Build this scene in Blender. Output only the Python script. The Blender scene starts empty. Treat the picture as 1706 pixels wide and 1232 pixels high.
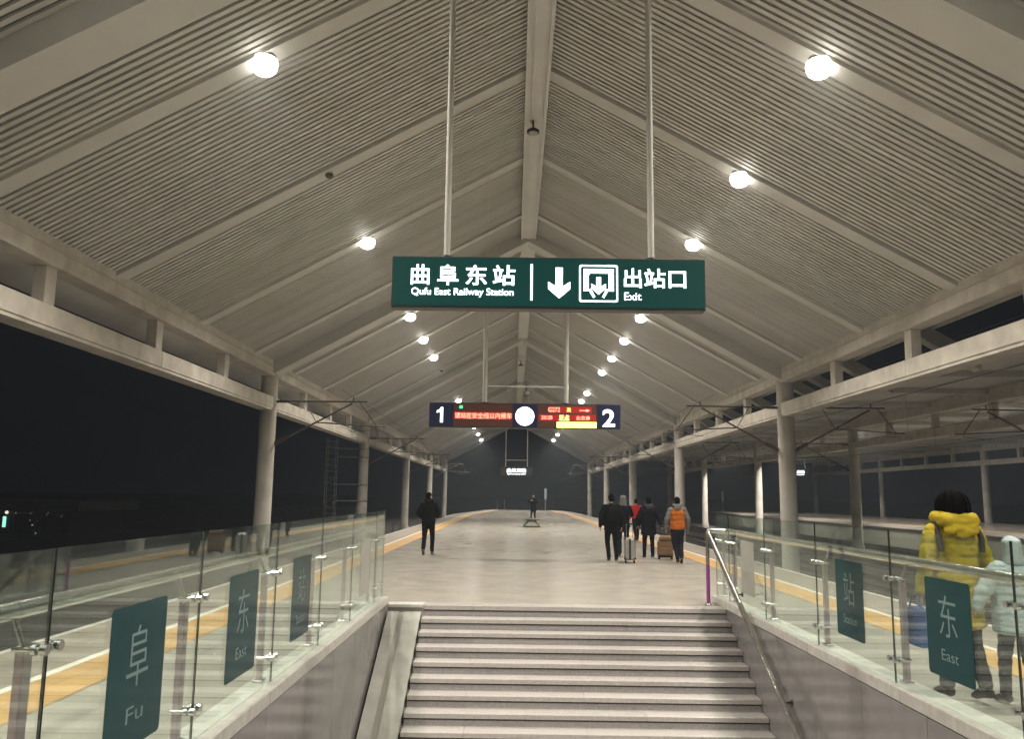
import bpy, bmesh, math, random
from mathutils import Vector, Matrix
random.seed(7)
SC = bpy.context.scene
COL = SC.collection
R = math.radians

# ------------------------------------------------------------------ camera
EYE = 1.65
cam_data = bpy.data.cameras.new('camera')
cam = bpy.data.objects.new('camera', cam_data); COL.objects.link(cam)
cam_data.sensor_width = 36.0
cam_data.lens = 36.0 * 1400 / 1706
cam_data.clip_start = 0.05; cam_data.clip_end = 3000
_d = Vector((856 - 853, 827 - 616, 1400)).normalized()          # world +Y in camera axes (right, down, forward)
_u = Vector((math.sin(.0125), -math.cos(.0125), 0)); _u = (_u - _d * _u.dot(_d)).normalized()
_r = _d.cross(_u)
if _r.x < 0: _r = -_r
_M = Matrix((_r, _d, _u))                                       # rows: world X, Y, Z in camera axes
_right, _down, _fwd = _M.col[0], _M.col[1], _M.col[2]
cam.matrix_world = Matrix(((_right.x, -_down.x, -_fwd.x, 0), (_right.y, -_down.y, -_fwd.y, 0), (_right.z, -_down.z, -_fwd.z, EYE), (0, 0, 0, 1)))
SC.camera = cam

# ------------------------------------------------------------------ night sky, exposure
world = bpy.data.worlds.new('World'); SC.world = world; world.use_nodes = True
_bg = world.node_tree.nodes['Background']
_bg.inputs[0].default_value = (0.45, 0.58, 1.0, 1); _bg.inputs[1].default_value = 0.0035
SC.view_settings.view_transform = 'Standard'; SC.view_settings.look = 'None'
SC.view_settings.exposure = 0.0; SC.view_settings.gamma = 1.0
SC.view_settings.use_curve_mapping = False
SC.render.engine = 'CYCLES'
SC.cycles.use_denoising = True
SC.cycles.max_bounces = 5; SC.cycles.diffuse_bounces = 2; SC.cycles.glossy_bounces = 3; SC.cycles.transparent_max_bounces = 14
SC.cycles.use_adaptive_sampling = True; SC.cycles.adaptive_threshold = .10; SC.cycles.adaptive_min_samples = 24
SC.cycles.volume_bounces = 0
SC.cycles.sample_clamp_indirect = 6.0
SC.cycles.caustics_reflective = False; SC.cycles.caustics_refractive = False
LAMP_WATT = 2130.0
LAMP_RGB = (1.0, 0.925, 0.82)
HAZE_DENSITY = 0.0010

# ------------------------------------------------------------------ materials
MATS = {}
def mat(name, col, rough=.6, metal=0., var=0., vscale=3., bump=0., bscale=60., emit=0., emit_col=None, spec=.5, col2=None, rand=0.):
    if name in MATS: return MATS[name]
    m = bpy.data.materials.new(name); m.use_nodes = True
    nt = m.node_tree; b = nt.nodes['Principled BSDF']
    b.inputs['Base Color'].default_value = (*col, 1); b.inputs['Roughness'].default_value = rough
    b.inputs['Metallic'].default_value = metal; b.inputs['Specular IOR Level'].default_value = spec
    if emit:
        b.inputs['Emission Color'].default_value = (*(emit_col or col), 1); b.inputs['Emission Strength'].default_value = emit; m.cycles.emission_sampling = 'NONE'
    if var or bump:
        geo = nt.nodes.new('ShaderNodeNewGeometry')
    if var:
        n = nt.nodes.new('ShaderNodeTexNoise'); n.inputs['Scale'].default_value = vscale; n.inputs['Detail'].default_value = 6
        n.inputs['Roughness'].default_value = .62
        nt.links.new(geo.outputs['Position'], n.inputs['Vector'])
        r = nt.nodes.new('ShaderNodeValToRGB')
        c2 = col2 or tuple(max(0, c * (1 - var)) for c in col); c1 = tuple(min(1, c * (1 + var * .5)) for c in col)
        r.color_ramp.elements[0].position = .3; r.color_ramp.elements[1].position = .7
        r.color_ramp.elements[0].color = (*c2, 1); r.color_ramp.elements[1].color = (*c1, 1)
        nt.links.new(n.outputs['Fac'], r.inputs['Fac']); nt.links.new(r.outputs['Color'], b.inputs['Base Color'])
    if rand:
        oi = nt.nodes.new('ShaderNodeObjectInfo'); mp = nt.nodes.new('ShaderNodeMapRange')
        mp.inputs['To Min'].default_value = 1 - rand; mp.inputs['To Max'].default_value = 1 + rand
        nt.links.new(oi.outputs['Random'], mp.inputs['Value'])
        mx = nt.nodes.new('ShaderNodeMix'); mx.data_type = 'RGBA'; mx.blend_type = 'MULTIPLY'; mx.inputs[0].default_value = 1
        src = b.inputs['Base Color'].links[0].from_socket if b.inputs['Base Color'].links else None
        if src: nt.links.new(src, mx.inputs[6])
        else: mx.inputs[6].default_value = (*col, 1)
        nt.links.new(mp.outputs['Result'], mx.inputs[7]); nt.links.new(mx.outputs[2], b.inputs['Base Color'])
    if bump:
        n2 = nt.nodes.new('ShaderNodeTexNoise'); n2.inputs['Scale'].default_value = bscale; n2.inputs['Detail'].default_value = 4
        nt.links.new(geo.outputs['Position'], n2.inputs['Vector'])
        bp = nt.nodes.new('ShaderNodeBump'); bp.inputs['Strength'].default_value = bump; bp.inputs['Distance'].default_value = .02
        nt.links.new(n2.outputs['Fac'], bp.inputs['Height']); nt.links.new(bp.outputs['Normal'], b.inputs['Normal'])
    MATS[name] = m
    return m

def paving(name, c1, c2, mortar, tile, rough, spec=.5):
    m = bpy.data.materials.new(name); m.use_nodes = True; nt = m.node_tree; b = nt.nodes['Principled BSDF']; L = nt.links.new
    geo = nt.nodes.new('ShaderNodeNewGeometry')
    br = nt.nodes.new('ShaderNodeTexBrick'); br.offset = 0.0
    br.inputs['Scale'].default_value = 1.0; br.inputs['Brick Width'].default_value = tile; br.inputs['Row Height'].default_value = tile
    br.inputs['Mortar Size'].default_value = .004; br.inputs['Mortar Smooth'].default_value = .3; br.inputs['Bias'].default_value = 0
    br.inputs['Color1'].default_value = (*c1, 1); br.inputs['Color2'].default_value = (*c2, 1); br.inputs['Mortar'].default_value = (*mortar, 1)
    L(geo.outputs['Position'], br.inputs['Vector'])
    n = nt.nodes.new('ShaderNodeTexNoise'); n.inputs['Scale'].default_value = .35; n.inputs['Detail'].default_value = 4; n.inputs['Roughness'].default_value = .65
    L(geo.outputs['Position'], n.inputs['Vector'])
    mr = nt.nodes.new('ShaderNodeMapRange'); mr.inputs['From Min'].default_value = .3; mr.inputs['From Max'].default_value = .7
    mr.inputs['To Min'].default_value = .965; mr.inputs['To Max'].default_value = 1.02
    L(n.outputs['Fac'], mr.inputs['Value'])
    mx = nt.nodes.new('ShaderNodeMix'); mx.data_type = 'RGBA'; mx.blend_type = 'MULTIPLY'; mx.inputs[0].default_value = 1
    L(br.outputs['Color'], mx.inputs[6]); L(mr.outputs['Result'], mx.inputs[7]); L(mx.outputs[2], b.inputs['Base Color'])
    n3 = nt.nodes.new('ShaderNodeTexNoise'); n3.inputs['Scale'].default_value = 1.7; n3.inputs['Detail'].default_value = 6
    L(geo.outputs['Position'], n3.inputs['Vector'])
    m3 = nt.nodes.new('ShaderNodeMapRange'); m3.inputs['From Min'].default_value = .35; m3.inputs['From Max'].default_value = .65
    m3.inputs['To Min'].default_value = rough - .02; m3.inputs['To Max'].default_value = rough + .06
    L(n3.outputs['Fac'], m3.inputs['Value']); L(m3.outputs['Result'], b.inputs['Roughness'])
    b.inputs['Specular IOR Level'].default_value = spec
    bp = nt.nodes.new('ShaderNodeBump'); bp.inputs['Strength'].default_value = .25; bp.inputs['Distance'].default_value = .003; bp.invert = True
    L(br.outputs['Fac'], bp.inputs['Height']); L(bp.outputs['Normal'], b.inputs['Normal'])
    MATS[name] = m
    return m

def glass_mat(name, tint, edge=False):
    m = bpy.data.materials.new(name); m.use_nodes = True; nt = m.node_tree; L = nt.links.new
    for n in list(nt.nodes):
        if n.type != 'OUTPUT_MATERIAL': nt.nodes.remove(n)
    out = [n for n in nt.nodes if n.type == 'OUTPUT_MATERIAL'][0]
    tr = nt.nodes.new('ShaderNodeBsdfTransparent'); tr.inputs['Color'].default_value = (*tint, 1)
    gl = nt.nodes.new('ShaderNodeBsdfGlossy'); gl.inputs['Roughness'].default_value = 0.015; gl.inputs['Color'].default_value = (.95, 1, .97, 1)
    lw = nt.nodes.new('ShaderNodeFresnel'); lw.inputs['IOR'].default_value = 1.52
    geo = nt.nodes.new('ShaderNodeNewGeometry'); io = nt.nodes.new('ShaderNodeMapRange')
    io.inputs['To Min'].default_value = 1.46; io.inputs['To Max'].default_value = 1 / 1.46
    L(geo.outputs['Backfacing'], io.inputs['Value']); L(io.outputs['Result'], lw.inputs['IOR'])
    mx = nt.nodes.new('ShaderNodeMixShader')
    L(lw.outputs[0], mx.inputs[0]); L(tr.outputs[0], mx.inputs[1]); L(gl.outputs[0], mx.inputs[2]); df = nt.nodes.new('ShaderNodeBsdfDiffuse'); df.inputs['Color'].default_value = (.75, .80, .76, 1)
    ns = nt.nodes.new('ShaderNodeTexNoise'); ns.inputs['Scale'].default_value = 2.3; ns.inputs['Detail'].default_value = 7; ns.inputs['Distortion'].default_value = .8
    L(geo.outputs['Position'], ns.inputs['Vector'])
    sm = nt.nodes.new('ShaderNodeMapRange'); sm.inputs['From Min'].default_value = .35; sm.inputs['From Max'].default_value = .75
    sm.inputs['To Min'].default_value = .008; sm.inputs['To Max'].default_value = .05
    L(ns.outputs['Fac'], sm.inputs['Value'])
    m2 = nt.nodes.new('ShaderNodeMixShader')
    L(sm.outputs['Result'], m2.inputs[0]); L(mx.outputs[0], m2.inputs[1]); L(df.outputs[0], m2.inputs[2]); L(m2.outputs[0], out.inputs['Surface'])
    MATS[name] = m
    return m

PAINT = mat('canopy_paint', (.68, .675, .63), .55, var=.10, vscale=.8, bump=.04, bscale=25)
SLAT = mat('slat_paint', (.67, .662, .618), .5, var=.12, vscale=.5, rand=.08)
BACK = mat('ceiling_backing', (.19, .182, .168), .8)
CONC = mat('column_concrete', (.60, .57, .50), .7, var=.22, vscale=1.1, bump=.12, bscale=9)
BEAMC = mat('beam_concrete', (.68, .64, .56), .7, var=.24, vscale=1.7, bump=.1, bscale=12)
ROOFT = mat('roof_sheet_metal', (.16, .16, .165), .5, metal=.2, var=.2)
PAVE = paving('platform_paving', (.475, .445, .385), (.465, .436, .378), (.41, .385, .335), .6, .18)
PAVE_EDGE = mat('edge_paving', (.30, .26, .215), .55, var=.25, vscale=2.5, bump=.1, bscale=40)
ORANGE = paving('orange_paving', (.60, .37, .14), (.50, .31, .125), (.22, .15, .08), .3, .5, .3)
WHITE = mat('white_paint', (.78, .76, .68), .5, var=.12, vscale=6)
CONCD = mat('platform_side_concrete', (.34, .33, .30), .8, var=.3, vscale=1.5, bump=.2)
GRANITE = mat('grey_granite', (.24, .228, .222), .16, var=.12, vscale=5, spec=.5, rand=.06)
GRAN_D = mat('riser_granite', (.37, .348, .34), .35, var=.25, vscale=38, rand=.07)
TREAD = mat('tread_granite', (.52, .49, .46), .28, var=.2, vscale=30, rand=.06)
MARBLE = mat('pale_marble', (.47, .47, .425), .18, var=.25, vscale=2.2)
MARB_D = mat('marble_joint_strip', (.30, .29, .25), .3, var=.1)
KERB = mat('kerb_stone', (.62, .60, .55), .4, var=.2, vscale=9, rand=.05)
STEEL = mat('stainless_steel', (.62, .62, .60), .22, metal=1.0, var=.08, vscale=9)
POSTM = mat('filmed_steel', (.46, .38, .40), .34, metal=.75, var=.3, vscale=5, col2=(.42, .32, .40))
PURPLE = mat('purple_protective_film', (.42, .10, .40), .3, metal=.3, var=.2, vscale=4)
GASKET = mat('glass_edge', (.012, .02, .016), .3)
GLASS = glass_mat('clear_glass', (.90, .955, .925))
TEAL = mat('teal_film', (.0035, .060, .068), .14, spec=.14, var=.15, vscale=7)
FILMTXT = mat('film_lettering', (.20, .30, .30), .4)
GREYPANEL = mat('grey_panel', (.46, .46, .41), .5, var=.1)  # plain pale grey for the blank panels on the glass
SIGN_GREEN = mat('sign_green', (.004, .062, .058), .35, emit=.018, emit_col=(.05, .9, .8))
SIGN_WHITE = mat('sign_lit_white', (.9, .95, .95), .4, emit=3.0, emit_col=(.88, 1, 1))
SIGN_FRAME = mat('sign_frame', (.05, .045, .042), .5)
NAVY = mat('sign_navy', (.012, .013, .06), .4, emit=.012, emit_col=(.2, .25, 1))
LEDBACK = mat('led_panel', (.10, .045, .035), .5, emit=.02, emit_col=(1, .15, .08))
LEDRED = mat('led_red', (.9, .1, .05), .5, emit=3.0, emit_col=(1, .30, .20))
LEDROW = mat('led_row_glow', (.3, .02, .015), .5, emit=.26, emit_col=(1, .02, .03))
LEDYEL = mat('led_yellow', (.9, .8, .2), .5, emit=3.2, emit_col=(1, .80, .18))
LEDGRN = mat('led_green', (.1, .9, .4), .5, emit=1.4, emit_col=(.05, 1, .4))
CLOCKW = mat('clock_lit', (.95, .95, 1), .4, emit=3.5, emit_col=(.93, .94, 1))
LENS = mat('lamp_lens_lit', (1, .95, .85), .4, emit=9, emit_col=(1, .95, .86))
LENS_OFF = mat('lamp_lens_dark', (.10, .10, .10), .15)
HOUSE = mat('lamp_housing', (.40, .38, .34), .4, metal=.4)
DARKMET = mat('dark_metal', (.05, .045, .04), .5, metal=.5)
CATEN = mat('catenary_steel', (.16, .145, .13), .5, metal=.6, var=.2)
INSUL = mat('insulator', (.10, .06, .05), .35)
WIRE = mat('overhead_wire', (.10, .09, .08), .5, metal=.7)
RAIL = mat('rail_steel', (.16, .13, .11), .4, metal=.8, var=.3, vscale=4)
SLEEPER = mat('sleeper_concrete', (.20, .19, .175), .85, var=.25)
BALLAST = mat('ballast', (.15, .138, .122), .95, var=.5, vscale=14, bump=.9, bscale=22)
GALV = mat('galvanised_steel', (.34, .36, .37), .45, metal=.8, var=.15)
DARKWALL = mat('dark_building_wall', (.10, .105, .10), .8, var=.25)
ROOFSLAB = mat('building_roof', (.30, .30, .27), .8, var=.2)
DIMGLASS = mat('dark_window', (.02, .024, .022), .08)

# ------------------------------------------------------------------ mesh helpers
class MB:
    def __init__(s): s.v = []; s.f = []; s.sm = []
    def add(s, vs, fs, smooth=False):
        o = len(s.v); s.v += [tuple(p) for p in vs]
        s.f += [tuple(i + o for i in f) for f in fs]; s.sm += [smooth] * len(fs)
        return s
    def box(s, x0, x1, y0, y1, z0, z1):
        return s.add([(x0, y0, z0), (x1, y0, z0), (x1, y1, z0), (x0, y1, z0), (x0, y0, z1), (x1, y0, z1), (x1, y1, z1), (x0, y1, z1)],
                     [(0, 3, 2, 1), (4, 5, 6, 7), (0, 1, 5, 4), (1, 2, 6, 5), (2, 3, 7, 6), (3, 0, 4, 7)])
    def bbox(s, x0, x1, y0, y1, z0, z1, b):
        """box with chamfered edges (two inset rings top and bottom)"""
        rings = []
        for z, i in ((z0, b), (z0 + b, 0), (z1 - b, 0), (z1, b)):
            a0, a1, c0, c1 = x0 + i, x1 - i, y0 + i, y1 - i
            k = b
            rings.append([(a0 + k, c0, z), (a1 - k, c0, z), (a1, c0 + k, z), (a1, c1 - k, z), (a1 - k, c1, z), (a0 + k, c1, z), (a0, c1 - k, z), (a0, c0 + k, z)])
        return s.loft(rings)
    def obox(s, c, ax, ay, az):
        c, ax, ay, az = map(Vector, (c, ax, ay, az))
        P = [c + ax * i + ay * j + az * k for k in (-1, 1) for i, j in ((-1, -1), (1, -1), (1, 1), (-1, 1))]
        return s.add(P, [(0, 3, 2, 1), (4, 5, 6, 7), (0, 1, 5, 4), (1, 2, 6, 5), (2, 3, 7, 6), (3, 0, 4, 7)])
    def tube(s, p0, p1, r, n=8, r1=None, caps=True):
        p0, p1 = Vector(p0), Vector(p1); d = (p1 - p0).normalized()
        a = d.orthogonal().normalized(); b = d.cross(a); r1 = r if r1 is None else r1
        ring = lambda p, q: [p + (a * math.cos(2 * math.pi * i / n) + b * math.sin(2 * math.pi * i / n)) * q for i in range(n)]
        s.add(ring(p0, r) + ring(p1, r1), [(i, (i + 1) % n, n + (i + 1) % n, n + i) for i in range(n)], True)
        if caps:
            s.add(ring(p0, r), [tuple(range(n - 1, -1, -1))]); s.add(ring(p1, r1), [tuple(range(n))])
        return s
    def path(s, pts, r, n=8):
        pts = [Vector(p) for p in pts]; rings = []
        a = None
        for i, p in enumerate(pts):
            d = (pts[min(i + 1, len(pts) - 1)] - pts[max(i - 1, 0)]).normalized()
            a = d.orthogonal().normalized() if a is None else (a - d * a.dot(d)).normalized()
            b = d.cross(a)
            rings.append([p + (a * math.cos(2 * math.pi * k / n) + b * math.sin(2 * math.pi * k / n)) * r for k in range(n)])
        return s.loft(rings, True)
    def loft(s, rings, smooth=False):
        n = len(rings[0]); vs = [p for r_ in rings for p in r_]; fs = []
        for j in range(len(rings) - 1):
            fs += [(j * n + i, j * n + (i + 1) % n, (j + 1) * n + (i + 1) % n, (j + 1) * n + i) for i in range(n)]
        s.add(vs, fs, smooth)
        s.add(rings[0], [tuple(range(n - 1, -1, -1))]); s.add(rings[-1], [tuple(range(n))])
        return s
    def lathe(s, c, prof, n=20, smooth=True):
        c = Vector(c)
        return s.loft([[c + Vector((r * math.cos(2 * math.pi * i / n), r * math.sin(2 * math.pi * i / n), z)) for i in range(n)] for r, z in prof], smooth)
    def prism(s, poly, z0, z1):
        n = len(poly)
        return s.loft([[(x, y, z0) for x, y in poly], [(x, y, z1) for x, y in poly]])
    def mesh(s, name, m):
        me = bpy.data.meshes.new(name); me.from_pydata(s.v, [], s.f)
        me.polygons.foreach_set('use_smooth', s.sm)
        if m: me.materials.append(m)
        me.update()
        return me
    def build(s, name, m, parent=None, loc=None):
        return link(name, s.mesh(name, m), parent, loc)

def link(name, data, parent=None, loc=None, rot=None):
    o = bpy.data.objects.new(name, data); COL.objects.link(o)
    if parent: o.parent = parent
    if loc: o.location = loc
    if rot: o.rotation_euler = rot
    return o
def tag(o, label=None, cat=None, group=None, kind=None):
    if label: o['label'] = label
    if cat: o['category'] = cat
    if group: o['group'] = group
    if kind: o['kind'] = kind
    return o
def thing(name, label, cat, loc=(0, 0, 0), rz=0, group=None):
    o = bpy.data.objects.new(name, None); COL.objects.link(o); o.location = loc; o.rotation_euler = (0, 0, rz)
    o.empty_display_size = .2
    return tag(o, label, cat, group)

def text_mesh(body, bold=0., extrude=.002):
    cu = bpy.data.curves.new('lettering', 'FONT'); cu.body = body; cu.offset = bold; cu.extrude = extrude; cu.resolution_u = 6
    o = bpy.data.objects.new('lettering', cu); COL.objects.link(o)
    dg = bpy.context.evaluated_depsgraph_get(); dg.update()
    me = bpy.data.meshes.new_from_object(o.evaluated_get(dg)); me.name = 'lettering'
    bpy.data.objects.remove(o)
    return me
def put_text(name, body, m, parent, origin, right, up, box, bold=0., extrude=.002):
    """text stretched to box=(u0,u1,v0,v1) in metres on the plane origin+u*right+v*up"""
    me = text_mesh(body, bold, .02)
    origin, right, up = Vector(origin), Vector(right), Vector(up); nrm = right.cross(up)
    xs = [v.co.x for v in me.vertices]; ys = [v.co.y for v in me.vertices]; zs = [v.co.z for v in me.vertices]
    x0, x1, y0, y1, z0, z1 = min(xs), max(xs), min(ys), max(ys), min(zs), max(zs)
    for v in me.vertices:
        u = box[0] + (v.co.x - x0) / (x1 - x0) * (box[1] - box[0]); w = box[2] + (v.co.y - y0) / (y1 - y0) * (box[3] - box[2])
        k = (v.co.z - z0) / max(1e-6, z1 - z0) * extrude
        v.co = origin + right * u + up * w + nrm * k
    me.materials.clear(); me.materials.append(m)
    return link(name, me, parent)

# ================================================================== SETTING
RCX = .47                  # canopy centre line
ZR, SLOPE = 12.4, .553     # ceiling: height at the ridge, fall per metre
HALF = 10.07               # ridge to inner face of the eave beams
FRAMES = [11.6 + 21.8 * k for k in range(-1, 6)]
Y0, Y1 = -11.0, 121.1

g = MB().add([(-600, -200, -1.75), (600, -200, -1.75), (600, 1500, -1.75), (-600, 1500, -1.75)], [(0, 1, 2, 3)]).build('ground', BALLAST)
tag(g, kind='structure')

# ---- platforms
WX0, WX1 = -1.90, 3.22     # stairwell walls
WY0, WY1 = .60, 13.05      # stairwell opening
PL, PR = -5.16, 6.42
p = MB()
p.box(PL, WX0 - .16, Y0 - 30, WY1, -1.72, 0); p.box(WX1 + .16, PR, Y0 - 30, WY1, -1.72, 0)
p.box(WX0 - .16, WX1 + .16, Y0 - 30, WY0, -1.72, 0)
p.prism([(PL, WY1), (PR, WY1), (PR, 84), (5.7, 101), (5.2, 101.8), (-2.5, 101.8), (-3.0, 101), (PL, 76)], -1.72, 0)
plat = tag(p.build('platform', PAVE), kind='structure')
def strip(name, m, pts_in, pts_out, z, parent):
    vs = [(x, y, z) for x, y in pts_in] + [(x, y, z) for x, y in pts_out]; n = len(pts_in)
    return MB().add(vs, [(i, i + 1, n + i + 1, n + i) for i in range(n - 1)]).build(name, m, parent)
LK = [(-41, 0), (76, 0), (101, 2.16)]; RK = [(-41, 0), (84, 0), (101, .72)]
def edge_strip(name, m, a, b, z, side, y1=101):
    K = LK if side < 0 else RK; base = PL if side < 0 else PR
    f = lambda o: [(base - side * (o + k), y) for y, k in K]
    q = strip(name, m, f(a), f(b), z, plat)
    return q
for s in (-1, 1):
    e = edge_strip('edge_paving', PAVE_EDGE, .02, .95, .004, s)
    edge_strip('white_line', WHITE, .93, 1.03, .008, s)
    o = edge_strip('orange_strip', ORANGE, 1.03, 1.58, .006, s)
    K = LK if s < 0 else RK; base = PL if s < 0 else PR
    lip = MB()
    for (ya, ka), (yb, kb) in zip(K[:-1], K[1:]):
        A = Vector((base - s * ka, ya, 0)); B = Vector((base - s * kb, yb, 0))
        lip.add([(A.x, ya, -.16), (B.x, yb, -.16), (B.x + s * .10, yb, -.16), (A.x + s * .10, ya, -.16),
                 (A.x, ya, -.002), (B.x, yb, -.002), (B.x + s * .10, yb, -.002), (A.x + s * .10, ya, -.002)],
                [(0, 3, 2, 1), (4, 5, 6, 7), (0, 1, 5, 4), (1, 2, 6, 5), (2, 3, 7, 6), (3, 0, 4, 7)])
    lip.build('edge_coping', KERB, plat)
# second platform across the tracks
P2L, P2R = 26.2, 38.4
p2 = tag(MB().prism([(P2L, -40), (P2R, -40), (P2R, 118), (P2L, 118)], -1.72, 0).build('platform', PAVE), kind='structure')
strip('edge_paving', PAVE_EDGE, [(P2L + .02, -40), (P2L + .02, 118)], [(P2L + .95, -40), (P2L + .95, 118)], .004, p2)
strip('white_line', WHITE, [(P2L + .93, -40), (P2L + .93, 118)], [(P2L + 1.03, -40), (P2L + 1.03, 118)], .008, p2)
strip('orange_strip', ORANGE, [(P2L + 1.03, -40), (P2L + 1.03, 118)], [(P2L + 1.58, -40), (P2L + 1.58, 118)], .006, p2)
MB().box(P2L - .10, P2L - .001, -40, 118, -.18, -.002).build('edge_coping', KERB, p2)

# ---- tracks
def track(x, label, y0=-40, y1=230, single=True):
    t = thing('railway_track', label, 'track', (x, 0, -1.75), 0, 'railway tracks')
    for s in (-1, 1):
        r = MB()
        cx = s * .7525
        r.box(cx - .065, cx + .065, y0, y1, .22, .25); r.box(cx - .012, cx + .012, y0, y1, .25, .36); r.bbox(cx - .036, cx + .036, y0, y1, .36, .41, .008)
        r.build('rail', RAIL, t)
    b = MB().prism([(-1.9, 0), (1.9, 0), (1.9, 1), (-1.9, 1)], 0, 0)
    bed = MB().add([(-2.2, y0, .01), (2.2, y0, .01), (1.6, y0, .15), (-1.6, y0, .15), (-2.2, y1, .01), (2.2, y1, .01), (1.6, y1, .15), (-1.6, y1, .15)],
                   [(0, 1, 2, 3), (7, 6, 5, 4), (3, 2, 6, 7), (0, 3, 7, 4), (2, 1, 5, 6)])
    bed.build('ballast_bed', BALLAST, t)
    sm = MB().bbox(-1.25, 1.25, -.13, .13, .06, .215, .02).mesh('sleeper', SLEEPER)
    if single:
        for i in range(110):
            link('sleeper', sm, t, (0, 1.0 + .6 * i, 0))
    else:
        j = MB()
        for i in range(200): j.box(-1.25, 1.25, -8 + .6 * i - .13, -8 + .6 * i + .13, .06, .215)
        tag(j.build('sleepers', SLEEPER, t), kind='stuff')
    return t
track(-6.95, 'railway track in the dark just left of the near platform edge')
track(8.20, 'railway track running along the right edge of the near platform', single=False)
track(13.9, 'through track just beyond the right row of near canopy columns', single=False)
track(18.9, 'through track nearest the second canopy columns', single=False)
track(24.4, 'railway track along the edge of the far platform', single=False)

# ---- canopies
def zc(x): return ZR - SLOPE * abs(x)
SL = Vector((1, 0, -SLOPE)).normalized(); SN = Vector((SLOPE, 0, 1)).normalized()
def slope_bar(mb, s, xa, xb, y0, y1, below, above):
    """bar following the ceiling on side s from x=xa to xb (distance from ridge); below/above the ceiling plane, vertical cut ends"""
    a, b = zc(xa), zc(xb)
    vs = []
    for y in (y0, y1):
        vs += [(s * xa, y, a - below), (s * xb, y, b - below), (s * xb, y, b + above), (s * xa, y, a + above)]
    fs = [(0, 1, 2, 3), (7, 6, 5, 4), (0, 4, 5, 1), (1, 5, 6, 2), (2, 6, 7, 3), (3, 7, 4, 0)]
    if s < 0: fs = [tuple(reversed(f)) for f in fs]
    mb.add(vs, fs); return mb

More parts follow.
